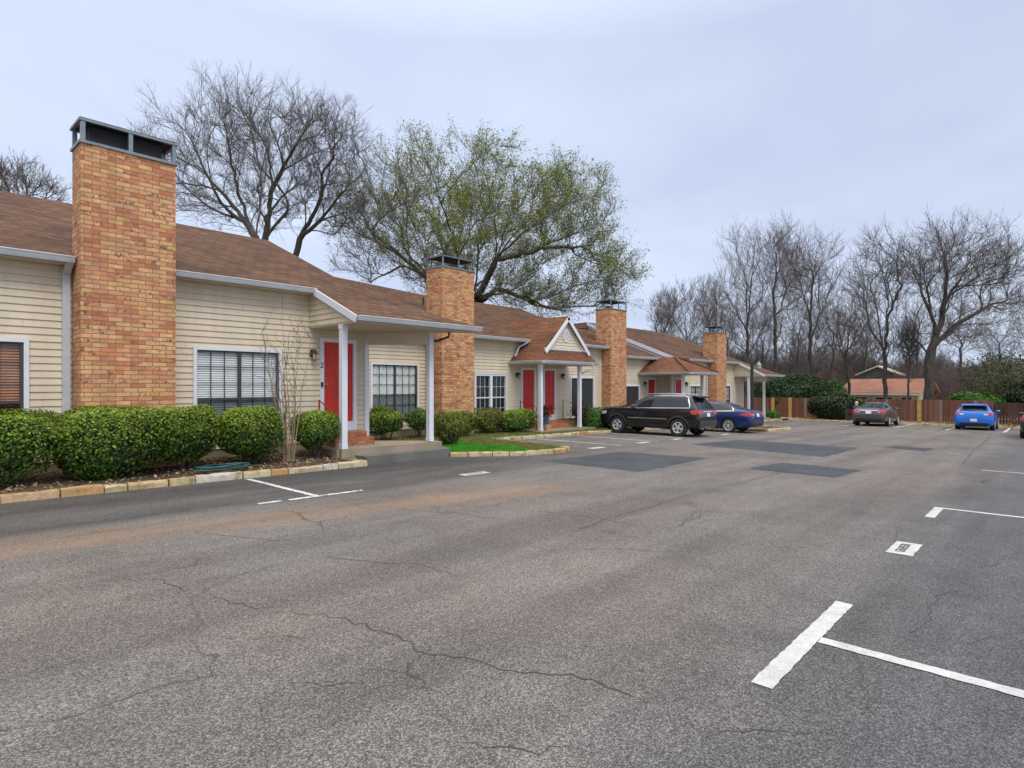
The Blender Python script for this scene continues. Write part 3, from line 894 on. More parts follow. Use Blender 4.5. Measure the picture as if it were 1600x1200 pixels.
def window(par, x0, x1, z0, z1, v, style, name='window'):
    """front window: white casing, recessed sashes, glass, blinds. faces -y"""
    c = .075
    mb = MB()
    yo = v-.045
    mb.box(x0, x1, yo, v+.06, z1-c, z1); mb.box(x0, x0+c, yo, v+.06, z0+c, z1-c); mb.box(x1-c, x1, yo, v+.06, z0+c, z1-c)
    mb.box(x0, x1, yo-.002, v+.06, z0, z0+c)
    if style == 'whitegrid':
        xm = (x0+x1)/2
        mb.box(xm-.07, xm+.07, yo+.004, v+.05, z0+c, z1-c)
        mb.box(x0-.01, x1+.01, yo-.02, v, z1, z1+.05)
    w = mb.build(name, M['trim'], par)
    s = MB()
    s.box(x0-.03, x1+.03, v-.085, v-.047, z0-.035, z0-.003)
    s.build('sill', M['trim'], w)
    a0, a1, b0, b1 = x0+c, x1-c, z0+c, z1-c
    xm = (a0+a1)/2
    zr = b0+(b1-b0)*.42
    if style in ('blind', 'woodblind', 'curtain', 'greyblind'):
        f = MB()
        e = .035
        y0, y1 = v-.01, v+.03
        f.box(a0, a1, y0, y1, b1-e, b1); f.box(a0, a1, y0, y1, b0, b0+e)
        f.box(a0, a0+.012, y0+.001, y1, b0+e, b1-e); f.box(a1-.05, a1, y0, y1, b0+e, b1-e)
        f.box(xm-.035, xm+.035, y0-.004, y1, b0+e, b1-e)
        zt = .05 if style != 'curtain' else .02
        f.box(a0+.012, xm-.035, y0+.004, y1, zr-zt/2, zr+zt/2); f.box(xm+.035, a1-.05, y0+.004, y1, zr-zt/2, zr+zt/2)
        f.build('sash', M['bronze'], w)
        g = MB()
        for p0, p1 in ((a0+.012, xm-.035), (xm+.035, a1-.05)):
            for k in (1, 2):
                xx = p0+(p1-p0)*k/3
                g.box(xx-.009, xx+.009, v+.012, v+.026, b0+e, zr-zt/2); g.box(xx-.009, xx+.009, v+.012, v+.026, zr+zt/2, b1-e)
            zz = [zr+(b1-zr)*k/3 for k in (1, 2)]+[b0+(zr-b0)*.5]
            for z in zz:
                g.box(p0, p1, v+.0115, v+.0265, z-.009, z+.009)
        g.build('muntin', M['bronze'], w)
        MB().poly([(a0, v+.03, b0), (a1, v+.03, b0), (a1, v+.03, b1), (a0, v+.03, b1)]).build('pane', M['glass'], w)
        MB().poly([(a0, v+.006, b0), (a1, v+.006, b0), (a1, v+.006, zr), (a0, v+.006, zr)]).build('insect_screen', M['screen_blue'], w)
        bm = MB()
        yb = v+.055
        if style in ('blind', 'woodblind', 'greyblind'):
            n = int((b1-b0)/.05)
            for k in range(n):
                z = b1-.03-k*.05
                for p0, p1 in ((a0, xm-.012), (xm+.012, a1)):
                    bm.add([(p0, yb, z-.026), (p1, yb, z-.026), (p1, yb+.028, z+.018), (p0, yb+.028, z+.018)], [(0, 1, 2, 3)])
            for xx in (a0+.25, xm-.3, xm+.3, a1-.25):
                bm.box(xx-.006, xx+.006, yb-.004, yb-.001, b0, b1)
        else:
            n = 40
            for k in range(n):
                xa, xb = a0+(a1-a0)*k/n, a0+(a1-a0)*(k+1)/n
                ya, y2 = yb+.02*math.sin(k*1.3), yb+.02*math.sin((k+1)*1.3)
                bm.add([(xa, ya, b0), (xb, y2, b0), (xb, y2, b1), (xa, ya, b1)], [(0, 1, 2, 3)])
        mt = {'blind': 'blind', 'woodblind': 'blind_wood', 'curtain': 'curtain', 'greyblind': 'curtain'}[style]
        bm.build('blind' if style != 'curtain' else 'curtain', M[mt], w)
    elif style == 'whitegrid':
        g = MB()
        for p0, p1 in ((a0, xm-.07), (xm+.07, a1)):
            for k in (1, 2):
                xx = p0+(p1-p0)*k/3
                g.box(xx-.006, xx+.006, v+.005, v+.02, b0, b1)
            for z in (b0+(b1-b0)*.25, b0+(b1-b0)*.75):
                g.box(p0, p1, v+.0045, v+.0205, z-.006, z+.006)
            z = (b0+b1)/2
            g.box(p0, p1, v-.004, v+.025, z-.024, z+.024)
        g.build('muntin', M['trim'], w)
        MB().poly([(a0, v+.03, b0), (a1, v+.03, b0), (a1, v+.03, b1), (a0, v+.03, b1)]).build('pane', M['glass'], w)
    else:
        f = MB()
        f.box(xm-.02, xm+.02, v-.006, v+.03, b0, b1)
        f.build('sash', M['bronze'] if style == 'screen' else M['galv'], w)
        MB().add([(a0, v+.005, b0), (xm-.02, v+.005, b0), (xm-.02, v+.005, b1), (a0, v+.005, b1), (xm+.02, v+.005, b0), (a1, v+.005, b0), (a1, v+.005, b1), (xm+.02, v+.005, b1)],
                 [(0, 1, 2, 3), (4, 5, 6, 7)]).build('sun_screen', M['screen'], w)
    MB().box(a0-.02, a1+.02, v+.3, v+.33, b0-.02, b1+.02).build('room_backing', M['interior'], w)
    return w

def door(par, x0, x1, z0, v, right=True, panels=True):
    z1 = z0+2.03
    c = .1
    mb = MB()
    mb.box(x0-c, x0, v-.04, v+.06, z0-.25, z1); mb.box(x1, x1+c, v-.04, v+.06, z0-.25, z1); mb.box(x0-c, x1+c, v-.042, v+.06, z1, z1+c)
    mb.box(x0, x1, v-.03, v+.06, z0-.25, z0-.012)
    fr = mb.build('door_frame', M['trim'], par)
    d = MB()
    y = v+.01
    d.box(x0, x1, y, y+.045, z0, z1)
    w = x1-x0
    # six raised panels
    for (a, b, c0, c1) in ((.12, .45, .12, .5), (.55, .88, .12, .5), (.12, .45, .6, 1.32), (.55, .88, .6, 1.32), (.12, .45, 1.42, 1.88), (.55, .88, 1.42, 1.88)):
        X0, X1, Z0, Z1 = x0+w*a, x0+w*b, z0+c0, z0+c1
        for q in ((X0, X1, Z0, Z0+.02), (X0, X1, Z1-.02, Z1), (X0, X0+.02, Z0+.02, Z1-.02), (X1-.02, X1, Z0+.02, Z1-.02)):
            d.box(q[0], q[1], y-.009, y+.001, q[2], q[3])
    dr = d.build('door', M['door'], par)
    xk = x0+.07 if right else x1-.07
    k = MB()
    Mk = Matrix.Translation((xk, y, z0+.95)) @ Matrix.Rotation(rad(90), 4, 'X')
    k.lathe([(0, .07), (.022, .065), (.03, .05), (.022, .03), (.01, .02), (.03, .008), (.03, 0)], 12, Mk)
    k.build('handle', M['galv'], dr, 40)
    MB().lathe([(0, .03), (.024, .026), (.026, 0)], 12, Matrix.Translation((0, 0, .16)) @ Mk).build('deadbolt', M['galv'], dr, 40)
    return dr

def lantern(par, x, z, v):
    mb = MB()
    mb.box(x-.04, x+.04, v-.045, v-.016, z-.09, z+.09)
    mb.tube([(x, v-.04, z+.02), (x, v-.1, z+.09), (x, v-.14, z+.06)], .011, 6)
    Mt = Matrix.Translation((x, v-.14, z))
    mb.lathe([(0, .1), (.03, .085), (.095, .01), (.09, -.005), (.01, 0)], 8, Mt)
    for k in range(4):
        t = k*math.pi/2+.4
        px, py = x+.062*math.cos(t), v-.14+.062*math.sin(t)
        mb.tube([(px, py, z), (x+.045*math.cos(t), v-.14+.045*math.sin(t), z-.17)], .006, 4)
    mb.lathe([(.05, -.165), (.05, -.18), (0, -.19)], 8, Mt)
    o = mb.build('wall_lantern', M['black'], par)
    MB().lathe([(.055, -.002), (.04, -.165)], 8, Mt).build('lamp_glass', M['lampglass'], o)

def gutter(mb, p0, p1, out, s=.12):
    """K-profile gutter between two points, out = direction (x,y) away from the wall"""
    p0, p1 = Vector(p0), Vector(p1)
    o = Vector((*out, 0)).normalized()
    prof = [(0, 0), (s*.96, 0), (s, -.012), (s*.86, -.045), (s*.78, -s*.6), (s*.62, -s*.97), (0, -s*.97)]
    vs = [p+o*a+Vector((0, 0, b)) for p in (p0, p1) for a, b in prof]
    m = len(prof)
    fs = [(i, (i+1) % m, m+(i+1) % m, m+i) for i in range(m)]
    fs += [tuple(range(m-1, -1, -1)), tuple(m+i for i in range(m))]
    mb.add(vs, fs)

def chimney(par, x0, w, yf, yb, zb, zt, tall=.44, flues=2, pw=.035):
    mb = MB()
    mb.box(x0, x0+w, yf, yb, zb, zt)
    c = mb.build('chimney', M['brick'], par)
    y1 = yf+1.0 if yb-yf > 1.05 else yb
    m = MB()
    m.box(x0-.03, x0+w+.03, yf-.03, yb+.03, zt, zt+.05)
    xs = (x0+.03, x0+w*.5, x0+w-.03)
    for i, x in enumerate(xs):
        for y in (yf+.0, yb-.05):
            m.box(x-pw, x+pw, y-.02, y-.02+2*pw, zt+.05, zt+tall-.04)
    m.box(x0-.035, x0+w+.035, yf-.035, yf+.03, zt+tall-1.3*pw, zt+tall); m.box(x0-.035, x0+w+.035, yb-.03, yb+.035, zt+tall-1.3*pw, zt+tall)
    m.box(x0-.035, x0+.03, yf+.03, yb-.03, zt+tall-1.3*pw, zt+tall); m.box(x0+w-.03, x0+w+.035, yf+.03, yb-.03, zt+tall-1.3*pw, zt+tall)
    m.build('cap_frame', M['galv'], c)
    k = MB()
    k.box(x0-.02, x0+w+.02, yf-.02, yb+.02, zt+tall+.002, zt+tall+.016)
    k.box(x0+.03, x0+w-.03, yf+.05, yb-.05, zt+tall-.03, zt+tall-.003)
    k.build('cap_plate', M['cap'], c)
    if pw > .03:
        sh = MB()  # black box added inside the cap to stand for its shade
        sh.box(x0+.16, x0+w-.2, yf+.16, yb-.1, zt+.05, zt+tall-.045)
        sh.build('cap_shade_box', M['cap'], c)
    f = MB()
    for i in range(flues if pw <= .03 else 0):
        fx = x0+w*(.3+.42*i)
        f.lathe([(.0, zt+.2), (.05, zt+.2), (.16, zt+.2), (.16, zt+.13), (.14, zt+.12), (.14, zt+.04)], 14, Matrix.Translation((fx, yf+(yb-yf)*.45, 0)))
    if f.v:
        parts(f, 'flue', M['cap'] if tall > .42 else M['galv'], c, 40)
    return c

def posts(par, pts, ztops, z0, s=.14, base=False):
    for (x, y), zt in zip(pts, ztops):
        m = MB()
        m.box(x, x+s, y, y+s, z0+.015, zt)
        m.box(x-.012, x+s+.012, y-.012, y+s+.012, zt-.11, zt-.002)
        m.box(x-.008, x+s+.008, y-.008, y+s+.008, z0+.015, z0+.12)
        m.build('porch_post', M['trim'], par)

def wing_porch(par, ug, vw, ve, ze, vf, zf, ur, uh, cw, zs, slab, zp):
    """porch whose roof carries the main slope on, cut off along the diagonal"""
    R_ = MB()
    a, b, c, d = (ug-.06, vf, zf), (ur, vf, zf), (uh, ve+.02, ze+.004), (ug-.06, ve+.02, ze+.004)
    R_.slab([a, b, c, d], .07)
    R_.build('porch_roof', M['shingle'], par)
    sf = MB()
    sf.poly([(ug, vf+.05, zs), (ur-.1, vf+.05, zs), (cw+.12, vw, zs), (ug, vw, zs)][::-1])
    sf.poly([(ug, vf+.05, zs), (ur-.1, vf+.05, zs), (ur-.1, vf+.05, zf-.06), (ug, vf+.05, zf-.06)])
    sf.poly([(ur-.1, vf+.05, zs), (cw+.12, vw, zs), (uh-.05, ve, ze-.1), (ur-.1, vf+.05, zf-.07)])
    sf.build('soffit', M['soffit'], par)
    # gable end facing down the row
    g = MB()
    m = (ze-zf)/(ve-vf)
    L = vw-vf-.05
    siding(g, (ug, vw-.005), (0, -1), (-1, 0), L, zs, ze+.1, xr=lambda z: vw-(vf+(z+.1-zf)/m))
    g.build('gable', M['siding'], par)
    t = MB()
    t.bar((ug-.08, vf-.02, zf-.09), (ug-.08, ve-.02, ze-.09), .035, .16)
    parts(t, 'rake_trim', M['trim'], par)
    gt = MB()
    gutter(gt, (ug-.03, vf+.01, zf+.0), (ur+.03, vf+.01, zf+.0), (0, -1))
    parts(gt, 'gutter', M['gutter'], par)
    bm = MB()
    bm.bar((cw+.02, vw-.12, zs-.17), (ur-1.15, vf+.75, zs-.17), .12, .33)
    bm.build('porch_beam', M['soffit'], par)

def build_house_a():
    v, fl = 13.6, .77
    h = thing('row_house', 'nearest beige row house with wide brick chimney and red door on diagonal porch', 'house', (3, 16, .1), 'attached beige row houses')
    w = MB()
    ops = [(5-.014, 5+1.966, .55, 2.545), (5+4.717, 5+6.70, .55, 2.545), (5+7.70, 5+8.75, .52, 2.90)]
    siding(w, (-5, v), (1, 0), (0, -1), 14.07, .29, 4.06, ops)
    w.box(-5, -4.9, v+.05, 25.5, -.2, 4.0); w.box(8.97, 9.07, v+.05, 25.5, -.3, 4.0); w.box(-5, 9.07, 25.4, 25.5, -.3, 4.0)
    w.poly([(9.02, 13.5, 3.9), (9.02, 25.4, 3.9), (9.02, 19.5, 6.45)])
    w.build('wall', M['siding'], h)
    f = MB()
    f.box(-5, 9.0, v+.012, v+.15, -.2, .289)
    parts(f, 'foundation', M['foundation'], h)
    cb = MB()
    cb.box(9.0, 9.13, v-.05, v+.1, .32, 3.1)
    parts(cb, 'corner_board', M['trim'], h)
    ev, ze, rv, zr = 13.24, 4.06, 19.5, 6.6
    r = MB()
    r.slab([(-5.3, ev, ze), (8.9, ev, ze), (9.12, rv, zr), (-5.3, rv, zr)], .09)
    r.slab([(-5.3, rv, zr-.002), (9.12, rv, zr-.002), (9.12, 25.9, 4.05), (-5.3, 25.9, 4.05)], .09)
    r.build('roof', M['shingle'], h)
    p = MB()
    p.tube([(5.05, 18.1, 5.9), (5.05, 18.1, 6.42)], .04, 10)
    p.lathe([(.15, 0), (.06, .06), (.04, .1)], 10, Matrix.Translation((5.05, 18.1, 6.03)))
    p.build('vent_pipe', M['galv'], h)
    g = MB()
    gutter(g, (-5.3, ev+.03, ze-.0), (2.57, ev+.03, ze), (0, -1)); gutter(g, (4.17, ev+.03, ze), (7.38, ev+.03, ze), (0, -1))
    parts(g, 'gutter', M['gutter'], h)
    fa = MB()
    fa.box(-5.3, 2.6, ev+.06, v-.02, ze-.13, ze-.095); fa.box(4.17, 7.38, ev+.06, v-.02, ze-.13, ze-.095)
    parts(fa, 'eave_soffit', M['soffit'], h)
    ds = MB()
    ds.box(2.44, 2.56, v-.1, v-.018, .2, ze-.3)
    ds.bar((2.5, v-.06, ze-.3), (2.5, ev-.01, ze-.1), .11, .07, up=(0, 1, 0))
    parts(ds, 'downspout', M['gutter'], h)
    chimney(h, 2.6, 1.56, 12.91, 13.57, -.1, 6.09, .44)
    window(h, -.014, 1.966, .55, 2.545, v, 'woodblind')
    window(h, 4.717, 6.70, .55, 2.545, v, 'blind')
    d = door(h, 7.80, 8.65, fl, v)
    text_mesh('house_number', '2', .19, Matrix.Translation((7.735, v-.046, 2.2)) @ Matrix.Rotation(rad(90), 4, 'X'), M['black'], h)
    lb = MB()
    lb.box(7.71, 7.76, v-.07, v-.042, 1.66, 1.78)
    lb.build('lockbox', M['black'], h)
    lantern(h, 7.47, 2.5, v)
    # brick stoop
    st = MB()
    st.box(7.72, 8.72, 13.05, v-.03, .18, .52); st.box(7.62, 8.75, 12.74, 13.048, .18, .36)
    st.box(8.722, 8.95, 13.05, v-.03, .18, .36)
    st.build('brick_steps', M['brick_step'], h)
    rl = MB()
    rl.tube([(7.6, 13.45, .5), (7.6, 13.45, 1.33), (7.6, 12.7, .98), (7.6, 12.7, .36)], .022, 8)
    rl.build('handrail', M['rail_red'], h, 40)
    sl = MB()
    sl.slab([(7.33, 12.18, .2), (10.36, 12.0, .2), (10.4, 12.25, .2), (9.2, 13.6, .2), (7.33, 13.6, .2)], .5)
    parts(sl, 'porch_slab', M['concrete'], h)
    s2 = MB()
    s2.slab([(7.8, 11.7, .045), (10.38, 11.72, .03), (10.55, 12.1, .03), (10.3, 12.3, .03), (7.8, 12.3, .045)], .4)
    s2.build('front_step', M['concrete_grey'], h)
    wing_porch(h, 7.42, v, ev, ze, 11.42, 3.27, 11.2, 8.9, 9.07, 3.12, None, .2)
    posts(h, [(7.42, 12.1), (10.02, 12.1)], [3.12, 3.12], .2)
    pb = MB()
    pb.box(7.38, 7.6, 12.06, 12.3, -.15, .205)
    pb.build('post_base', M['concrete'], h)
    e = MB()
    e.tube([(10.4, 11.75, 3.1), (10.4, 11.78, 2.98), (10.26, 12.0, 2.9), (10.19, 12.1, 2.86)], .03, 8)
    e.build('drain_pipe', M['plastic'], h, 40)

def build_house_b():
    v, fl = 17.05, .35
    h = thing('row_house', 'middle beige row house with twin brick chimneys and small gabled porch over two red doors', 'house', (18, 19, -.3), 'attached beige row houses')
    w = MB()
    x0, x1 = 9.07, 27.05
    ops = [(11.52-x0, 13.6-x0, .55, 2.49), (16.43-x0, 18.31-x0, .23, 2.16), (22.81-x0, 24.8-x0, .15, 2.12), (19.24-x0, 20.22-x0, .1, 2.48), (20.76-x0, 21.68-x0, .1, 2.48)]
    siding(w, (x0, v), (1, 0), (0, -1), x1-x0, .1, 3.62, ops)
    w.box(x1-.1, x1, v+.05, 28.8, -.5, 3.6); w.box(x0, x1, 28.7, 28.8, -.5, 3.6); w.box(x0+.002, x0+.1, v+.05, 28.7, -.5, 3.6)
    w.build('wall', M['siding'], h)
    f = MB()
    f.box(x0, 18.4, v+.012, v+.2, -.5, .099); f.box(22.5, x1, v+.012, v+.2, -.6, .099)
    parts(f, 'foundation', M['foundation'], h)
    ev, ze = 16.62, 3.68
    m = .4
    r = MB()
    r.slab([(8.6, ev, ze), (25.8, ev, ze), (25.8, 22.9, ze+m*(22.9-ev)), (8.6, 22.9, ze+m*(22.9-ev))], .09)
    r.slab([(25.802, ev, ze-.004), (27.15, ev, ze-.004), (27.15, 21.4, ze+m*(21.4-ev)), (25.802, 21.4, ze+m*(21.4-ev))], .09)
    r.slab([(8.6, 22.9, ze+m*(22.9-ev)-.002), (25.8, 22.9, ze+m*(22.9-ev)-.002), (25.8, 29, 3.7), (8.6, 29, 3.7)], .09)
    r.slab([(25.802, 21.4, ze+m*(21.4-ev)-.002), (27.15, 21.4, ze+m*(21.4-ev)-.002), (27.15, 29, 3.0), (25.802, 29, 3.0)], .09)
    r.build('roof', M['shingle'], h)
    # a raised bay of roof behind the first house
    rb = MB()
    rb.slab([(6.6, 19.9, 5.15), (15, 19.9, 5.0), (18.0, 22.9, 6.2), (6.6, 22.9, 6.75)], .09)
    rb.build('roof', M['shingle'], h)
    p = MB()
    p.tube([(16.7, 20.6, 5.2), (16.7, 20.6, 5.62)], .04, 8)
    p.build('vent_pipe', M['black'], h)
    g = MB()
    gutter(g, (10.2, ev+.03, ze), (13.85, ev+.03, ze), (0, -1)); gutter(g, (15.5, ev+.03, ze), (19.35, ev+.03, ze), (0, -1)); gutter(g, (21.6, ev+.03, ze), (25.5, ev+.03, ze), (0, -1))
    parts(g, 'gutter', M['gutter'], h)
    fa = MB()
    fa.box(9.2, 27, ev+.07, v-.02, ze-.13, ze-.095)
    parts(fa, 'eave_soffit', M['soffit'], h)
    c2 = chimney(h, 13.88, 1.57, 16.05, 16.92, -.5, 5.95, .42, pw=.024)
    c3 = chimney(h, 25.5, 1.53, 16.5, 17.4, -.6, 5.6, .46, 1, pw=.02)
    for (x, y, z, k) in ((13.87, 16.95, 3.72, c2), (25.49, 17.1, 3.72, c3)):
        fl_ = MB()
        fl_.box(x-.012, x, y-.3, y-.02, z+.04, z+.14)
        fl_.build('flashing', M['galv'], k)
    window(h, 11.52, 13.6, .55, 2.49, v, 'curtain')
    window(h, 16.43, 18.31, .23, 2.16, v, 'whitegrid')
    window(h, 22.81, 24.8, .15, 2.12, v, 'screen')
    door(h, 19.34, 20.12, fl, v); door(h, 20.86, 21.58, fl, v)
    lantern(h, 18.95, 2.16, v); lantern(h, 22.13, 2.16, v)
    st = MB()
    st.box(19.2, 21.75, 16.45, v-.03, -.2, .1); st.box(19.75, 21.9, 16.1, 16.448, -.2, -.02)
    st.build('brick_steps', M['brick_step'], h)
    for x in (18.98, 22.0):
        rl = MB()
        rl.tube([(x, 16.85, -.15), (x, 16.85, 1.02), (x, 15.95, .78), (x, 15.95, -.15)], .02, 8)
        rl.build('handrail', M['black'], h, 40)
    sl = MB()
    sl.slab([(18.45, 15.25, -.19), (22.4, 15.25, -.19), (22.4, v, -.19), (18.45, v, -.19)], .4)
    parts(sl, 'porch_slab', M['concrete'], h)
    # gabled porch roof
    zl, k, xa, xb, xr = 2.72, 1.0, 18.5, 22.46, 20.48
    zr = zl+k*(xr-xa)
    vf, vg = 15.2, 15.55
    pr = MB()
    pr.slab([(xa, vf, zl), (xa+.48, vg, zl+.48), (xr, vg-.16, zr), (xr, 19.3, zr), (xa+.98, 16.62, zl+.98), (xa+.98, 17.04, zl+.98), (xa, 17.04, zl)], .07)
    pr.slab([(xb, vf, zl), (xb, 17.04, zl), (xb-.98, 17.04, zl+.98), (xb-.98, 16.62, zl+.98), (xr, 19.3, zr), (xr, vg-.16, zr), (xb-.48, vg, zl+.48)], .07)
    pr.slab([(xa, vf, zl), (xb, vf, zl), (xb-.48, vg, zl+.481), (xa+.48, vg, zl+.481)], .06)
    pr.build('porch_roof', M['shingle_orange'], h)
    ga = MB()
    zb = zl+.46
    siding(ga, (xa+.45, vg), (1, 0), (0, -1), xb-xa-.9, zb, zr-.06, xl=lambda z: (z+.05-zb), xr=lambda z: (xb-xa-.9)-(z+.05-zb))
    gb = ga.build('gable', M['siding'], h)
    t = MB()
    for s in (1, -1):
        e = (xr-xa-.42)
        t.bar((xr-s*e, vg-.17, zl+.42-.07), (xr+s*.05, vg-.17, zr-.1+.02), .035, .15, up=(0, 0, 1))
    t.bar((xa+.5, vg-.03, zl+.52), (xb-.5, vg-.03, zl+.52), .03, .05)
    parts(t, 'rake_trim', M['trim'], h)
    lv = MB()
    zc, xc = zl+1.12, xr
    n = 24
    ring = [(.2*math.cos(2*math.pi*i/n), .27*math.sin(2*math.pi*i/n)) for i in range(n)]
    for i in range(n):
        a, b = ring[i], ring[(i+1) % n]
        q = []
        for (s, y) in ((1., vg-.05), (1., vg-.01), (.8, vg-.05)):
            q.append(((xc+a[0]*s, y, zc+a[1]*s), (xc+b[0]*s, y, zc+b[1]*s)))
        lv.add([q[0][0], q[0][1], q[2][1], q[2][0]], [(0, 1, 2, 3)])
        lv.add([q[0][0], q[0][1], q[1][1], q[1][0]], [(3, 2, 1, 0)])
    for i in range(8):
        z = zc-.2+i*.054
        hw = .16*math.sqrt(max(0, 1-((z-zc+.02)/.25)**2))
        lv.add([(xc-hw, vg-.045, z), (xc+hw, vg-.045, z), (xc+hw, vg-.018, z+.045), (xc-hw, vg-.018, z+.045)], [(0, 1, 2, 3)])
    lv.build('gable_vent', M['trim'], gb)
    g2 = MB()
    gutter(g2, (xa+.0, 17.0, zl), (xa, vf-.11, zl), (-1, 0)); gutter(g2, (xa-.115, vf, zl), (xb+.12, vf, zl), (0, -1)); gutter(g2, (xb, 17.0, zl), (xb, vf-.11, zl), (1, 0))
    parts(g2, 'gutter', M['gutter'], h)
    sf = MB()
    sf.box(xa+.02, xb-.02, vf+.02, v-.02, zl-.13, zl-.085)
    sf.build('soffit', M['soffit'], h)
    posts(h, [(18.68, 15.45), (21.4, 15.45)], [zl-.13, zl-.13], -.19)
    ds = MB()
    ds.tube([(21.95, 15.12, zl-.1), (21.95, 15.12, zl-.3), (21.7, 15.4, zl-.42), (21.6, 15.5, zl-.5)], .035, 8)
    ds.bar((19.2, ev-.06, ze-.1), (18.9, ev+.25, ze-.35), .09, .07); ds.bar((18.9, ev+.25, ze-.35), (18.72, v-.12, ze-.75), .09, .07)
    parts(ds, 'downspout', M['gutter'], h, 40)
    pier = MB()
    pier.box(19.0, 19.32, 15.42, 15.75, -.19, .06)
    pier.build('clay_block', M['pier'], h)

def build_house_c():
    v1, v2 = 17.0, 16.05
    h = thing('row_house', 'farthest beige row house with hipped porch, lone brick chimney and side porch by the fence', 'house', (34, 19, -.6), 'attached beige row houses')
    w = MB()
    x0 = 27.06
    siding(w, (x0, v1), (1, 0), (0, -1), 31.2-x0, -.3, 3.22, [(27.3-x0, 29.2-x0, -.1, 1.72), (30.05-x0, 31.05-x0, -.25, 2.13)])
    siding(w, (31.2, v1), (0, -1), (-1, 0), v1-v2, -.3, 3.2)
    siding(w, (31.2, v2), (1, 0), (0, -1), 41.8-31.2, -.35, 3.22, [(31.5-31.2, 32.5-31.2, -.25, 2.13), (33.42-31.2, 35.2-31.2, -.1, 1.72), (37.7-31.2, 39.6-31.2, -.1, 1.72)])
    siding(w, (31.0, 22), (0, -1), (-1, 0), 22-15.8, 3.3, 5.9, xr=lambda z: 22-(15.75+(z+.12-3.27)/.4))
    w.box(41.7, 41.8, v2+.05, 28, -1, 3.2); w.box(27.06, 41.8, 27.9, 28, -1, 3.2)
    w.build('wall', M['siding'], h)
    f = MB()
    f.box(27.06, 31.18, v1+.012, v1+.2, -1, -.301); f.box(31.21, 41.8, v2+.012, v2+.2, -1, -.351)
    parts(f, 'foundation', M['foundation'], h)
    cb = MB()
    cb.box(31.13, 31.27, v2-.07, v2+.06, -.5, 2.3); cb.box(41.74, 41.86, v2-.05, v2+.1, -.5, 2.3)
    parts(cb, 'corner_board', M['trim'], h)
    r = MB()
    r.slab([(27.17, 16.6, 3.28), (31.1, 16.6, 3.28), (31.1, 21.5, 5.2), (27.17, 21.5, 5.2)], .08)
    m, ev, ze, rv = .4, 15.65, 3.27, 21.8
    zr = ze+m*(rv-ev)
    r.slab([(30.9, ev, ze), (41.3, ev, ze), (41.5, rv, zr), (30.9, rv, zr)], .1)
    r.slab([(30.9, rv, zr-.002), (41.5, rv, zr-.002), (41.5, 28.3, 3.2), (27.17, 28.3, 3.2), (27.17, 21.6, 5.15)], .1)
    r.build('roof', M['shingle'], h)
    t = MB()
    t.bar((30.885, ev-.02, ze-.1), (30.885, rv, zr-.1), .03, .2); t.bar((30.97, ev+.1, ze-.32), (30.97, rv, zr-.28), .03, .14)
    parts(t, 'rake_trim', M['trim'], h)
    g = MB()
    gutter(g, (27.2, 16.63, 3.28), (31.0, 16.63, 3.28), (0, -1)); gutter(g, (32.6, ev+.03, ze), (35.88, ev+.03, ze), (0, -1)); gutter(g, (37.42, ev+.03, ze), (40.2, ev+.03, ze), (0, -1))
    parts(g, 'gutter', M['gutter'], h)
    fa = MB()
    fa.box(27.1, 31.0, 16.7, v1-.02, 3.14, 3.17); fa.box(31.2, 41.3, ev+.07, v2-.02, 3.13, 3.16)
    parts(fa, 'eave_soffit', M['soffit'], h)
    chimney(h, 35.9, 1.48, 15.4, 16.3, -.9, 5.0, .42, 1, pw=.02)
    window(h, 27.3, 29.2, -.1, 1.72, v1, 'screen')
    window(h, 33.42, 35.2, -.1, 1.72, v2, 'greyblind')
    window(h, 37.7, 39.6, -.1, 1.72, v2, 'greyblind')
    door(h, 30.15, 30.95, 0., v1); door(h, 31.62, 32.4, 0., v2)
    lantern(h, 29.7, 1.8, v1); lantern(h, 32.85, 1.8, v2)
    # hipped porch
    zl = 2.4
    P = dict(a=(29.1, 13.9, zl), b=(32.78, 13.9, zl), c=(30.75, 15.6, 3.3), d=(30.75, 17.4, 3.3), e=(29.1, 17.0, zl), f=(32.78, 16.04, zl))
    pr = MB()
    pr.slab([P['a'], P['c'], P['d'], P['e']], .06); pr.slab([P['a'], P['b'], P['c']], .06); pr.slab([P['b'], P['f'], (30.75, 16.04, 3.3), P['c']], .06)
    pr.build('porch_roof', M['shingle_orange'], h)
    hc = MB()
    hc.bar(Vector(P['a'])+Vector((0, 0, .02)), Vector(P['c'])+Vector((0, 0, .02)), .2, .03); hc.bar(Vector(P['b'])+Vector((0, 0, .02)), Vector(P['c'])+Vector((0, 0, .02)), .2, .03)
    parts(hc, 'ridge_cap', M['shingle_orange'], h)
    g2 = MB()
    gutter(g2, (29.1, 16.97, zl), (29.1, 13.79, zl), (-1, 0)); gutter(g2, (28.98, 13.9, zl), (32.9, 13.9, zl), (0, -1))
    parts(g2, 'gutter', M['gutter'], h)
    sf = MB()
    sf.box(29.14, 32.74, 13.95, 15.98, zl-.13, zl-.09); sf.box(29.14, 31.1, 15.981, 16.97, zl-.13, zl-.09)
    sf.build('soffit', M['soffit'], h)
    posts(h, [(29.45, 14.45), (32.1, 14.6)], [zl-.13]*2, -.52)
    sl = MB()
    sl.slab([(29.2, 14.3, -.52), (32.8, 14.3, -.52), (32.8, v2, -.52), (31.2, v2, -.52), (31.2, v1, -.52), (29.2, v1, -.52)], .4)
    sl.slab([(40.2, 14.8, -.6), (43.6, 14.8, -.6), (43.6, 15.2, -.6), (42, 16, -.6), (40.2, 16, -.6)], .4)
    parts(sl, 'porch_slab', M['concrete'], h)
    ds = MB()
    ds.box(35.72, 35.84, v2-.1, v2-.02, -.5, 3.1)
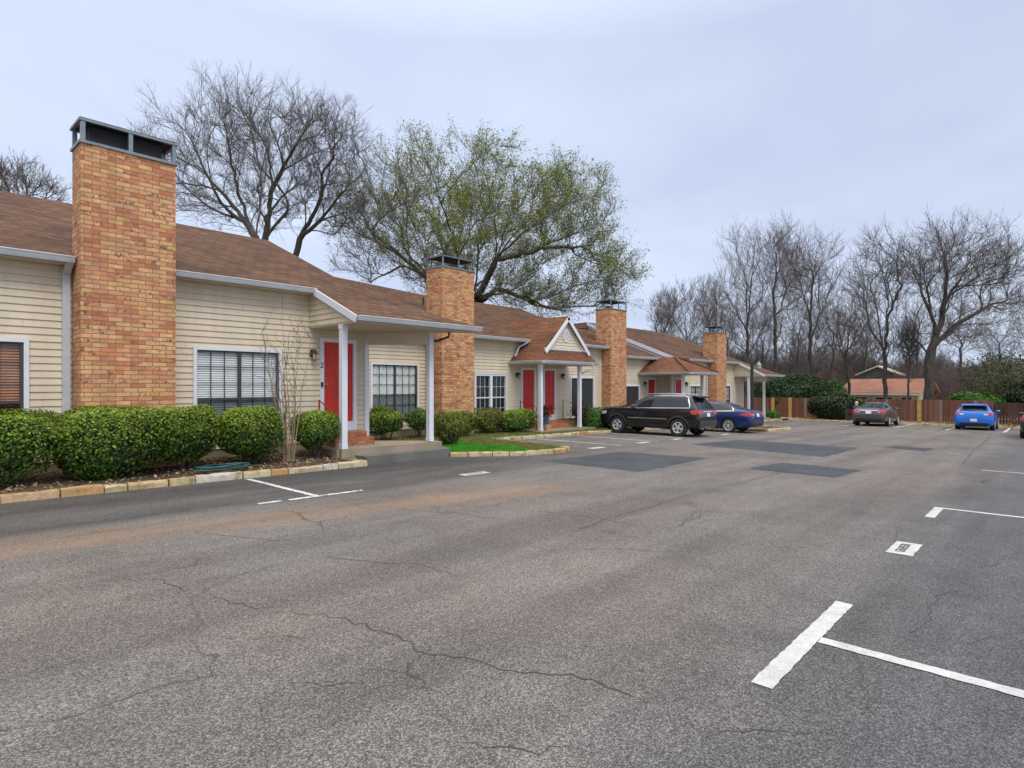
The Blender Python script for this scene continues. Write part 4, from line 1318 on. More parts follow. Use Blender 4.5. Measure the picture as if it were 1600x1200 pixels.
    ds.bar((30.9, 16.5, 3.18), (30.3, 16.9, 2.75), .09, .07)
    parts(ds, 'downspout', M['gutter'], h)
    wing_porch(h, 40.2, v2, ev, ze, 13.96, 2.42, 43.9, 41.5, 41.8, 2.3, None, -.6)
    posts(h, [(40.25, 15.0), (43.12, 15.0)], [2.3, 2.3], -.6)
    # gables of the units behind, seen between roof and chimney
    bh = thing('row_house', 'beige gabled house end with white trim peeping over roofs beside third chimney', 'house', (41, 34, -1), 'beige houses behind the row')
    q = MB()
    q.box(36, 48, 31, 40, -1, 4.4)
    q.build('wall', M['siding'], bh)
    rr = MB()
    rr.slab([(35.6, 30.6, 4.4), (48.4, 30.6, 4.4), (48.4, 35.5, 6.6), (35.6, 35.5, 6.6)], .12); rr.slab([(35.6, 35.5, 6.598), (48.4, 35.5, 6.598), (48.4, 40.4, 4.4), (35.6, 40.4, 4.4)], .12)
    rr.build('roof', M['shingle'], bh)
    tt = MB()
    tt.bar((35.58, 30.6, 4.34), (35.58, 35.5, 6.54), .04, .2); tt.bar((35.58, 35.5, 6.54), (35.58, 40.4, 4.34), .04, .2)
    parts(tt, 'rake_trim', M['trim'], bh)

build_house_a(); build_house_b(); build_house_c()
# ================================================================ trees and shrubs
class Tree:
    def __init__(s, seed):
        s.r = np.random.default_rng(seed)
        s.P = np.zeros((60000, 3)); s.D = np.zeros((60000, 3)); s.par = np.full(60000, -1, int); s.n = 0; s.lock = np.zeros(60000, bool)

    def node(s, p, par, d):
        i = s.n
        s.P[i] = p; s.par[i] = par; s.D[i] = d/(np.linalg.norm(d)+1e-9)
        s.n += 1
        return i

    def poly(s, start, pts, step=.5, wob=.06, lock=False):
        i = start
        for q in pts:
            q = np.array(q, float)
            a = s.P[i].copy()
            L = np.linalg.norm(q-a)
            k = max(1, int(L/step))
            for j in range(1, k+1):
                p = a+(q-a)*j/k+s.r.normal(0, wob, 3)*(j < k)
                i = s.node(p, i, p-s.P[i])
                s.lock[i] = lock
        return i

    def reach(s, t, step=.5, wob=.05, up=.25, back=.0, i0=0, pen=1.3):
        n = s.n
        v = t-s.P[i0:n]
        dist = np.linalg.norm(v, axis=1)
        cosa = (v*s.D[i0:n]).sum(1)/(dist+1e-6)
        cost = dist*(1+pen*(1-cosa))+s.lock[i0:n]*50
        i = int(np.argmin(cost))+i0
        a, d = s.P[i].copy(), s.D[i].copy()
        L = dist[i-i0]
        if L < .25:
            return
        tv = (t-a)/L
        d1 = d*.55+tv*.6
        d1 /= np.linalg.norm(d1)
        c = a+d1*L*.45
        k = max(2, int(L/step))
        for j in range(1, k+1):
            u = j/k
            p = (1-u)**2*a+2*u*(1-u)*c+u*u*t
            p = p+np.array([0, 0, up*L*.12*math.sin(u*math.pi)])*0
            p = p+s.r.normal(0, wob*min(1, L*.4), 3)*(j < k)
            i = s.node(p, i, p-s.P[i])

    def radii(s, rt, rtip=.010, ex=.44):
        n = s.n
        cnt = np.zeros(n)
        kids = np.zeros(n, int)
        for i in range(n-1, 0, -1):
            if kids[i] == 0:
                cnt[i] += 1
            if s.par[i] >= 0:
                cnt[s.par[i]] += cnt[i]; kids[s.par[i]] += 1
        cnt = np.maximum(cnt, 1)
        e = math.log(rt/rtip)/math.log(max(cnt[0], 2))
        s.R = rtip*cnt**e
        s.tip = kids == 0
        return s.R

def prisms(P0, P1, R0, R1, sides):
    """open prisms between point pairs"""
    d = P1-P0
    L = np.linalg.norm(d, axis=1, keepdims=True)+1e-9
    d = d/L
    P1 = P1+d*np.minimum(L*.06, R1[:, None]*.5)
    ref = np.where(np.abs(d[:, 2:3]) < .9, np.array([[0, 0, 1.]]), np.array([[1., 0, 0]]))
    a = np.cross(d, ref); a /= np.linalg.norm(a, axis=1, keepdims=True)
    b = np.cross(d, a)
    t = 2*np.pi*np.arange(sides)/sides
    ring = a[:, None, :]*np.cos(t)[None, :, None]+b[:, None, :]*np.sin(t)[None, :, None]
    V0 = P0[:, None, :]+ring*R0[:, None, None]
    V1 = P1[:, None, :]+ring*R1[:, None, None]
    n = len(P0)
    V = np.concatenate([V0, V1], 1).reshape(-1, 3)
    base = (np.arange(n)*2*sides)[:, None]
    k = np.arange(sides)
    k2 = (k+1) % sides
    Fc = np.stack([base+k, base+sides+k, base+sides+k2, base+k2], 2).reshape(-1, 4)[:, ::-1]
    return V, Fc

def join(parts):
    V, Fs, b = [], [], 0
    for v, f in parts:
        V.append(v); Fs.append(f+b); b += len(v)
    return np.concatenate(V), np.concatenate(Fs)

def in_env(r, env):
    w = np.array([e[2] for e in env], float)
    c, rad_, _ = env[r.choice(len(env), p=w/w.sum())]
    v = r.normal(0, 1, 3)
    v /= np.linalg.norm(v)
    return np.array(c)+v*np.array(rad_)*r.random()**.38

def tree_arrays(seed, base, limbs, env, nsec, nter, ntw, rt, twl=(.5, 1.1), twr=.011, fork=0, wob=.05, pen=2.2, gap=.0, upb=.25, step=.55):
    T = Tree(seed)
    r = T.r
    T.node(np.array(base, float), -1, np.array([0, 0, 1.]))
    starts = {}
    for k, L in enumerate(limbs):
        st = 0
        if k > 0:
            at = np.array(L[0], float)
            st = int(np.argmin(np.linalg.norm(T.P[:T.n]-at, axis=1)))
            L = L[1:]
        T.poly(st, L, step*.8, wob, lock=False)
    zf = fork
    T.lock[:T.n] = T.P[:T.n, 2] < zf
    fk = T.P[:T.n][T.lock[:T.n]].mean(0) if T.lock[:T.n].any() else T.P[0]
    for num, sc_, wb, pn in ((nsec, 1., .7, pen), (nter, .75, .5, pen*.9)):
        tg = np.array([in_env(r, env) for _ in range(num)])
        tg = tg[np.argsort(np.linalg.norm(tg-fk, axis=1)+r.normal(0, .6, num))]
        for t in tg:
            T.reach(t, step*sc_, wob*wb, pen=pn)
    R = T.radii(rt)
    n = T.n
    i = np.arange(1, n)
    pa = T.par[i]
    R1 = R[i]
    R0 = np.minimum(R[pa], R1*1.18)
    P0, P1 = T.P[pa], T.P[i]
    big = R1 > .06
    # limbs as continuous tubes: follow the thickest child
    kids = {}
    for j in range(1, n):
        if R[j] > .06:
            kids.setdefault(T.par[j], []).append(j)
    tb = MB()
    todo = [(0, None)]
    while todo:
        j, frm = todo.pop()
        pts, rd = [], []
        if frm is not None:
            pts.append(T.P[frm]); rd.append(min(R[frm], R[j]*1.25))
        while True:
            pts.append(T.P[j]); rd.append(R[j] if frm is None or len(pts) > 2 else R[j]*1.05)
            ks = sorted(kids.get(j, []), key=lambda q: -R[q])
            for q in ks[1:]:
                todo.append((q, j))
            if not ks:
                break
            j = ks[0]
        if len(pts) > 1:
            tb.tube(pts, rd, 8, cap=False)
    trunk = (np.array([tuple(p) for p in tb.v]), np.array(tb.f))
    thin = ~big
    crown = [prisms(P0[thin & (R1 > .03)], P1[thin & (R1 > .03)], R0[thin & (R1 > .03)], R1[thin & (R1 > .03)], 5), prisms(P0[R1 <= .03], P1[R1 <= .03], R0[R1 <= .03], R1[R1 <= .03], 3)]
    # twigs
    cand = i[(R1 < .06)]
    src = r.choice(cand, ntw)
    src_d = T.D[src]
    off = r.random((ntw, 1))
    A = T.P[src]*(1-off)+T.P[T.par[src]]*off
    def tw(A, D, L, rr, spread):
        D = D+r.normal(0, spread, D.shape)+np.array([0, 0, upb])
        D /= np.linalg.norm(D, axis=1, keepdims=True)
        B = A+D*L[:, None]*.5
        D2 = D+r.normal(0, .3, D.shape)+np.array([0, 0, upb*.6])
        D2 /= np.linalg.norm(D2, axis=1, keepdims=True)
        C = B+D2*L[:, None]*.5
        n = len(A)
        o = np.ones(n)
        return [prisms(A, B, o*rr, o*rr*.8, 3), prisms(B, C, o*rr*.8, o*rr*.4, 3)], B, C, D2
    L = r.uniform(*twl, ntw)
    p1, B, C, D2 = tw(A, src_d, L, twr, .38)
    crown += p1
    p2, B2, C2, _ = tw(B, D2, L*.6, twr*.75, .6)
    p3, B3, C3, _ = tw((B+C)/2, D2, L*.45, twr*.65, .7)
    crown += p2+p3
    tips = np.concatenate([C, C2, C3, B2])
    return trunk, join(crown), tips, T

def leaf_quads(C, size, r, flat=.0, normal=None):
    n = len(C)
    a = r.normal(0, 1, (n, 3))
    if normal is not None:
        a = np.cross(normal+r.normal(0, .45, (n, 3)), a)
    a /= np.linalg.norm(a, axis=1, keepdims=True)
    b = r.normal(0, 1, (n, 3)) if normal is None else np.cross(normal+r.normal(0, .45, (n, 3)), a)
    b -= a*(a*b).sum(1, keepdims=True)
    b /= np.linalg.norm(b, axis=1, keepdims=True)+1e-9
    s = (size*r.uniform(.45, 1.45, n))[:, None]
    V = np.stack([C-a*s, C-b*s*.55, C+a*s, C+b*s*.55], 1).reshape(-1, 3)
    return V, np.arange(4*n).reshape(n, 4)

def make_tree(name, label, group, seed, base, limbs, env, nsec, nter, ntw, rt, leaves=None, twm='twig', ivy=None, **kw):
    root = thing(name, label, 'tree', base, group)
    trunk, crown, tips, T = tree_arrays(seed, base, limbs, env, nsec, nter, ntw, rt, **kw)
    np_mesh('trunk', *trunk, M['bark'], root, 50)
    cr = np_mesh('crown', *crown, M[twm], root)
    if leaves:
        num, size, mat, sel = leaves
        r = np.random.default_rng(seed+5)
        ok = tips[sel(tips)] if sel else tips
        c = ok[r.choice(len(ok), num)]+r.normal(0, .13, (num, 3))
        np_mesh('leaves', *leaf_quads(c, size, r), M[mat], cr)
    if ivy:
        num, zmax = ivy
        r = np.random.default_rng(seed+6)
        idx = np.where((T.R[:T.n] > .1) & (T.P[:T.n, 2] < zmax))[0]
        k = idx[r.choice(len(idx), num)]
        d = r.normal(0, 1, (num, 3)); d /= np.linalg.norm(d, axis=1, keepdims=True)
        c = T.P[k]+d*(T.R[k]*r.uniform(.9, 1.5, num))[:, None]+T.D[k]*r.uniform(-.3, .3, num)[:, None]
        np_mesh('ivy', *leaf_quads(c, .09, r), M['ivy'], root)
    return root

def envpx(Z, items):
    """ellipsoids given by their outline seen from the lot: centre px, half sizes px -> world"""
    out = []
    for (px, py, hw, hh, w) in items:
        c = PZ(px, py, Z)
        rx = hw/F*Z
        out.append((tuple(c), (rx, rx*.8, hh/F*Z), w))
    return out

def path(Z, pts, dz=0.):
    return [tuple(PZ(x, y, Z+(k*dz))) for k, (x, y) in enumerate(pts)]

def build_trees():
    # broad budding tree behind the second house
    Z = 42.
    b = PZ(722, 545, Z); b.z = -.5
    L = [path(Z, [(724, 520), (728, 488)]),
         path(Z, [(728, 488), (700, 452), (655, 425), (610, 385), (565, 345)], -1),
         path(Z, [(722, 490), (690, 455), (640, 400), (600, 330), (570, 290)], 1.2),
         path(Z, [(728, 488), (712, 440), (718, 385), (725, 330), (720, 270)], .6),
         path(Z, [(718, 400), (745, 345), (800, 330), (850, 300), (880, 262)], 1),
         path(Z, [(728, 488), (752, 455), (775, 405), (815, 365), (880, 322), (950, 300)], -1.2),
         path(Z, [(785, 398), (850, 388), (905, 385), (960, 410), (990, 440)], -.5),
         path(Z, [(735, 478), (775, 452), (830, 470), (900, 455), (945, 432)], 1.),
         path(Z, [(712, 440), (690, 380), (672, 310), (650, 250)], 1.),
         path(Z, [(800, 468), (850, 478), (915, 492), (945, 488)], -1)]
    env = envpx(Z, [(735, 345, 220, 108, 5), (895, 325, 85, 75, 1.1), (940, 430, 70, 55, .9), (580, 370, 75, 75, 1.2), (840, 470, 90, 30, .8), (690, 440, 80, 40, .5)])
    def sel(t):
        rr = np.random.default_rng(1)
        r_ = (t-np.array([CA, SA, 0])*0)@np.array([SA, -CA, 0])/((t@np.array([CA, SA, 0])))
        px = CX+F*r_
        return rr.random(len(t)) < np.clip((px-530)/170, .15, 1.)*np.clip((t[:, 2]-3)/9, .45, 1.)
    make_tree('budding_tree', 'wide spreading tree with olive spring buds behind second chimney', None, 21, b, L, env, 120, 1300, 8500, .5,
              leaves=(85000, .058, 'bud', sel), ivy=(6000, 8.), fork=4.2, twl=(.7, 1.5), twr=.010, upb=.4)
    # bare trees over the nearest roof
    Z = 38.
    for k, (bx, L, env, lab) in enumerate([
        (392, [[(398, 420), (400, 372)], [(400, 372), (372, 330), (320, 270), (270, 225)], [(400, 372), (408, 310), (420, 250), (415, 180)], [(385, 348), (362, 260), (352, 190), (346, 140)]],
         [(325, 255, 105, 105, 3), (355, 190, 65, 65, 2), (275, 270, 65, 65, 1.2), (340, 340, 60, 30, .5)], 'bare tree right of nearest chimney, its crown the tallest over the roofs'),
        (440, [[(405, 420), (418, 352)], [(418, 352), (425, 290), (418, 230), (385, 180)], [(425, 290), (455, 240), (490, 175), (505, 160)], [(418, 352), (395, 300), (370, 260), (340, 235)]],
         [(435, 240, 95, 105, 3), (475, 200, 55, 55, 1), (420, 330, 60, 40, .6)], 'bare tree with forked trunks in the middle of the left clump'),
        (470, [[(455, 430), (468, 375)], [(468, 375), (495, 325), (515, 270), (520, 200)], [(468, 375), (500, 345), (545, 290), (558, 200)], [(468, 375), (440, 330), (450, 280)]],
         [(515, 270, 65, 95, 3), (540, 210, 40, 50, 1), (550, 320, 50, 60, 1)], 'bare tree leaning right beside the broad budding tree')]):
        zz = Z+(-2, 0, 3)[k]
        bb = PZ(bx, 560, zz); bb.z = -.3
        make_tree('bare_tree', lab, 'bare trees behind the nearest house', 31+k, bb, [path(zz, q, (.0, .5, -.5, .8)[i % 4]) for i, q in enumerate(L)], envpx(zz, env), 65, 440, 1600, .22, fork=5.5, wob=.045, twl=(.7, 1.7), twr=.010, upb=.3)
    zz = 33.
    bb = PZ(45, 560, zz); bb.z = -.2
    make_tree('bare_tree', 'small bare tree peeping over roof left of nearest chimney', 'bare trees behind the nearest house', 37, bb, [path(zz, [(50, 330), (42, 295)]), path(zz, [(42, 295), (30, 270), (22, 245)]), path(zz, [(46, 312), (65, 285), (68, 262)]), path(zz, [(50, 330), (5, 300), (-30, 270)])],
              envpx(zz, [(0, 285, 45, 40, 3), (45, 285, 35, 35, 1.), (85, 305, 22, 20, .6)]), 40, 160, 900, .14, fork=6., twl=(.4, 1.), twr=.010)
    # trees along the far fence
    rows = [
        (1168, 60, [[(1168, 600), (1168, 520)], [(1168, 520), (1166, 440), (1150, 390)], [(1168, 500), (1175, 430), (1180, 380)], [(1168, 560), (1200, 500), (1215, 470)], [(1168, 520), (1140, 470), (1120, 440)]],
         [(1165, 420, 48, 65, 3), (1165, 480, 60, 40, 1)], 'bare slender tree behind fourth chimney', .18),
        (1213, 60, [[(1212, 590), (1211, 500), (1208, 455)], [(1208, 455), (1220, 410), (1212, 380), (1235, 360)], [(1211, 490), (1245, 470)], [(1208, 455), (1195, 425)]],
         [(1222, 410, 34, 55, 3), (1235, 440, 40, 40, 1)], 'bare crooked dark tree right of lamp post', .17),
        (1272, 52, [[(1271, 610), (1266, 565), (1266, 490)], [(1266, 565), (1245, 525), (1215, 495), (1195, 480)], [(1266, 490), (1272, 420), (1280, 385)], [(1268, 500), (1250, 440), (1230, 400)], [(1266, 530), (1290, 470), (1305, 440)]],
         [(1272, 430, 48, 65, 3), (1240, 420, 35, 50, 1)], 'bare tree forking low with one limb reaching left over bushes', .17),
        (1328, 49, [[(1327, 610), (1320, 555)], [(1320, 555), (1312, 520), (1308, 490)], [(1320, 555), (1338, 525), (1360, 505)]],
         [(1322, 515, 36, 40, 3)], 'small bare tree between two tall trees left of red roof', .12),
        (1384, 44.5, [[(1384, 625), (1382, 560)], [(1382, 560), (1370, 480), (1352, 420)], [(1382, 560), (1388, 470), (1372, 400)], [(1384, 600), (1396, 560), (1394, 500), (1405, 430)], [(1388, 500), (1410, 440), (1420, 400)]],
         [(1375, 430, 50, 65, 3), (1350, 455, 30, 40, .8), (1405, 430, 30, 50, 1)], 'tall bare twin stemmed tree in front of red roofed house', .15),
        (1450, 42.2, [[(1450, 622), (1451, 575), (1456, 545)], [(1456, 545), (1475, 490), (1495, 450), (1540, 405), (1590, 390)], [(1475, 490), (1480, 430), (1470, 370)], [(1482, 478), (1510, 420), (1525, 370)], [(1456, 545), (1490, 510), (1550, 475), (1605, 460)], [(1451, 555), (1425, 525), (1405, 500)], [(1465, 520), (1450, 460), (1435, 390)]],
         [(1500, 410, 85, 60, 4), (1450, 415, 45, 60, 1.5), (1560, 430, 60, 50, 2), (1580, 480, 50, 22, .8)], 'thick leaning tree with fan shaped bare crown at right', .3),
        (1418, 43.5, [[(1418, 626), (1419, 600), (1440, 585)], [(1419, 600), (1421, 560), (1412, 520)]], [(1420, 545, 14, 30, 1)], 'thin bent sapling just left of the thick leaning tree', .07)]
    for k, (bx, Z, L, env, lab, rt) in enumerate(rows):
        bb = PZ(bx, 640, Z); bb.z = gz(bb.x)-.05
        big = 2.3 if rt > .25 else (.35 if rt < .13 else 1.)
        env = [(cx_, cy_, hw*1.13, hh*1.05, w_) for cx_, cy_, hw, hh, w_ in env]
        if rt > .13:
            x0, y0, w0 = env[0][0], env[0][1], env[0][2]
            env.append((x0, y0+88, w0*1.05, 42, 1.3))
        make_tree('bare_tree', lab, 'bare trees along the back fence', 51+k, bb, [path(Z, q, (.0, .6, -.6, .9)[i % 4]) for i, q in enumerate(L)], envpx(Z, env),
                  int(70*big), int(380*big), int(1150*big), rt, fork=1.6, wob=.035, twl=(.8*Z/52, 2.0*Z/52), twr=.010, upb=.35)
    for k, (px, py, hw, hh, Z, lab) in enumerate([(1135, 500, 34, 55, 70, 'faint bare tree just right of the fourth chimney'), (1190, 500, 36, 60, 72, 'faint bare tree standing behind lamp post'), (1245, 490, 36, 62, 70, 'faint bare tree behind dark evergreen mass'), (1300, 485, 38, 62, 68, 'faint bare tree between low forked tree and small bare tree'),
         (1352, 490, 36, 60, 70, 'faint bare tree behind grey gabled house'), (1432, 480, 40, 66, 68, 'faint bare tree behind the thick leaning trunk'), (1500, 505, 42, 48, 72, 'faint bare tree under leaning crown'), (1560, 510, 45, 45, 74, 'faint bare tree above olive evergreen'), (1615, 500, 40, 50, 70, 'faint bare tree at right edge')]):
        bb = PZ(px, 640, Z); bb.z = gz(bb.x)-.1
        make_tree('bare_tree', lab, 'bare trees beyond the back fence', 171+k, bb, [path(Z, [(px, 600), (px+2, py+hh*.6)]), path(Z, [(px+2, py+hh*.6), (px+hw*.3, py+10), (px+hw*.5, py-hh*.3)]), path(Z, [(px+2, py+hh*.6), (px-hw*.4, py), (px-hw*.5, py-hh*.5)])],
                  envpx(Z, [(px, py+14, hw, hh*.85, 3), (px, py+hh*.7, hw, hh*.5, 1)]), 40, 150, 420, .13, twm='twig_grey', fork=1.5, twl=(1., 2.2), twr=.011, upb=.3)
    for k, (px, py, hw, hh, Z, lab) in enumerate([(1075, 500, 55, 62, 78, 'broad pale bare tree between third and fourth chimneys'), (1110, 480, 32, 48, 82, 'bare tree just left of the fourth chimney'), (1040, 495, 30, 42, 84, 'faint bare tree beside third chimney')]):
        bb = PZ(px, 640, Z); bb.z = gz(bb.x)-.1
        make_tree('bare_tree', lab, 'bare trees beyond the roofs', 71+k, bb, [path(Z, [(px, 600), (px-2, py+hh*.5)]), path(Z, [(px-2, py+hh*.5), (px-hw*.4, py), (px-hw*.6, py-hh*.5)]), path(Z, [(px-2, py+hh*.5), (px+hw*.3, py), (px+hw*.5, py-hh*.4)])],
                  envpx(Z, [(px, py, hw, hh, 3)]), 60, 300, 900, .2, twm='twig_grey', fork=2., twl=(.8, 1.8), twr=.014, upb=.4)

def build_woods():
    r = np.random.default_rng(5)
    protos = []
    for k in range(5):
        H = 9.
        L = [[(0, 0, H*.35)], [(0, 0, H*.35), (r.normal(0, .8), r.normal(0, .8), H*.7)], [(0, 0, H*.3), (1.2*r.normal(), 1.2*r.normal(), H*.6)]]
        tk, cr, tips, T = tree_arrays(90+k, (0, 0, 0), L, [((0, 0, H*.62), (2.4, 2.4, H*.42), 1)], 18, 40, 170, .16, twl=(.7, 1.6), twr=.022, fork=1.2, upb=.3, step=.9)
        protos.append(join([tk, cr]))
    parts = []
    for k in range(540):
        Z = r.uniform(72, 125)
        px = r.uniform(930, 1720)
        dx, dy, _ = ray(px, 602)
        V, Fc = protos[k % 5]
        a = r.uniform(0, 6.28)
        s = r.uniform(.55, .98)*(1.+.25*(px < 1350))
        ca, sa = math.cos(a)*s, math.sin(a)*s
        x, y = dx*Z, dy*Z
        W = np.stack([V[:, 0]*ca-V[:, 1]*sa+x, V[:, 0]*sa+V[:, 1]*ca+y, V[:, 2]*s*.92+gz(x)-.3], 1)
        parts.append((W, Fc))
    o = np_mesh('far_woods', *join(parts), M['twig_grey'])
    o['kind'] = 'stuff'
    tag(o, 'grey brown winter woods far behind the fence', 'woods')
    # reddish brush right of the leaning tree
    n = 9000
    parts = []
    X = []
    for k in range(1500):
        px, Z = r.uniform(1395, 1620), r.uniform(56, 68)
        if r.random() < .35:
            px = r.uniform(1190, 1400); Z = r.uniform(64, 72)
        dx, dy, _ = ray(px, 602)
        X.append((dx*Z, dy*Z, gz(dx*Z)-.05))
    X = np.array(X)
    n = len(X)
    D = np.stack([r.normal(0, .13, n), r.normal(0, .13, n), np.ones(n)], 1)
    Hh = r.uniform(2.2, 4.9, n)[:, None]
    A, B, C = X, X+D*Hh*.5, X+D*Hh+r.normal(0, .25, (n, 3))
    o_ = np.ones(n)
    parts += [prisms(A, B, o_*.028, o_*.022, 3), prisms(B, C, o_*.022, o_*.008, 3)]
    for j in range(9):
        u = r.uniform(.3, .95, n)[:, None]
        s0 = A+(C-A)*u
        e0 = s0+np.stack([r.normal(0, .32, n), r.normal(0, .32, n), r.uniform(.25, .9, n)], 1)
        parts.append(prisms(s0, e0, o_*.015, o_*.007, 3))
    o = np_mesh('winter_brush', *join(parts), M['twig_red'])
    o['kind'] = 'stuff'
    tag(o, 'reddish brown leafless brush thicket right of the leaning tree', 'brush')
    # hills
    mb = MB()
    rr = random.Random(4)
    n = 90
    rows = []
    for j, (Z, hh) in enumerate(((118, -2.6), (132, 2.), (150, 4.5), (175, 6.), (230, 4.))):
        row = []
        for k in range(n+1):
            px = -1100+3700*k/n
            th = YAW-math.atan((px-CX)/F)
            rad_ = Z
            x, y = rad_*math.cos(th), rad_*math.sin(th)
            row.append((x, y, hh+(rr.uniform(-.7, .7)+.9*math.sin(k*.5)+.7*math.sin(k*.23+1) if j else 0)))
        rows.append(row)
    m = n+1
    mb.add([p for r_ in rows for p in r_], [(i*m+k, (i+1)*m+k, (i+1)*m+k+1, i*m+k+1) for i in range(len(rows)-1) for k in range(n)])
    structure(mb.build('hills', M['hill'], smooth=80))

# ---------------------------------------------------------------- shrubs
def shrub(name, label, cat, c, half, mat, n, leaf=.032, group=None, seed=1, box=.0, tip=None, stems=6, clear=.12, lump=.16, core=.72, parent_z=None, coremat='core', tipfrac=.3):
    """leafy shrub: foliage shell of many small leaves over a dark solid core, on stems.
    c = centre (x,y,z) of foliage, half = half sizes, box 0 = ellipsoid .. 1 = boxy"""
    r = np.random.default_rng(seed)
    c = np.array(c, float); half = np.array(half, float)
    ground = c[2]-half[2]-clear
    root = thing(name, label, cat, (c[0], c[1], ground), group)
    e = 2+box*5
    k = r.normal(0, 1, (14, 3))*2.2
    ph = r.uniform(0, 6.28, 14)
    def shell(n, lo, hi):
        v = r.normal(0, 1, (n, 3))
        v /= np.linalg.norm(v, axis=1, keepdims=True)
        q = (np.abs(v)**e).sum(1)**(1/e)
        s = v/q[:, None]
        l = sum(np.sin((v*k[i]).sum(1)*1.3+ph[i]) for i in range(14))/14*2.2
        rad_ = (1+lump*l)*r.uniform(lo, hi, n)
        W = c+s*half*rad_[:, None]
        t_ = np.clip((c[2]-half[2]*.35-W[:, 2])/(half[2]*.65), 0, 1)
        W[:, :2] = c[:2]+(W[:, :2]-c[:2])*(1-.22*t_*(.6+.8*np.abs(np.sin(W[:, 0]*3.3+ph[0]))))[:, None]
        return W, v
    P, N = shell(n, .86, 1.05)
    # thin, leggy patches low down let the dark core show
    hole = sum(np.sin((P*(3.1+.9*i)).dot(k[i]/np.linalg.norm(k[i]))+ph[i]) for i in range(5))/5
    low = np.clip((c[2]+half[2]*.55-P[:, 2])/(half[2]*1.2), 0, 1)
    cut = (P[:, 2] > ground+clear*.4) & ~((hole > .42-.38*low) & (r.random(len(P)) < .35+.5*low))
    P, N = P[cut], N[cut]
    P2, N2 = shell(n//2, .55, .9)
    ok = (P2[:, 2] > ground+clear) & (r.random(len(P2)) < .6)
    V, Fc = join([leaf_quads(P, leaf, r, normal=N), leaf_quads(P2[ok], leaf, r)])
    f = np_mesh('foliage', V, Fc, M[mat], root)
    if tip:
        # this spring's growth, standing out of the clipped top
        m_ = int(n*tipfrac)
        P3, N3 = shell(m_*3, .97, 1.09)
        up = (N3[:, 2]+r.normal(0, .3, len(N3))) > .3
        P3, N3 = P3[up][:m_], N3[up][:m_]
        np_mesh('young_leaves', *leaf_quads(P3, leaf*.95, r, normal=N3), M[tip], f)
    # solid core, its dark colour stands in for shade between the leaves
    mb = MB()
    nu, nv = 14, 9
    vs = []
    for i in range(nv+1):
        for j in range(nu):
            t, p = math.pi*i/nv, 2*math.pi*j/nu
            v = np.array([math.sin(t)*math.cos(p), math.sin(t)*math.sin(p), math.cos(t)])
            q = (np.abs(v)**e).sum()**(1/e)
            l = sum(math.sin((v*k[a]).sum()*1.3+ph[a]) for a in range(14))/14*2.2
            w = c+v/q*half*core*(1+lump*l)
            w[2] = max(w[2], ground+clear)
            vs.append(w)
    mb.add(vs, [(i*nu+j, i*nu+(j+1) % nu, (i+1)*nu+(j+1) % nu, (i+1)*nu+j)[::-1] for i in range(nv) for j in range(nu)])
    mb.build('shade_core', M[coremat], root)
    st = MB()
    rr = random.Random(seed)
    for i in range(stems):
        a = rr.uniform(0, 6.28)
        x0, y0 = c[0]+half[0]*.25*math.cos(a)*rr.random(), c[1]+half[1]*.25*math.sin(a)*rr.random()
        x1, y1 = c[0]+half[0]*.7*math.cos(a), c[1]+half[1]*.6*math.sin(a)
        st.tube([(x0, y0, ground-.05), ((x0+x1)/2, (y0+y1)/2, ground+clear+half[2]*.3), (x1, y1, c[2]+half[2]*.3)], [.018, .014, .006], 5)
    st.build('stems', M['bark'], root)
    return root

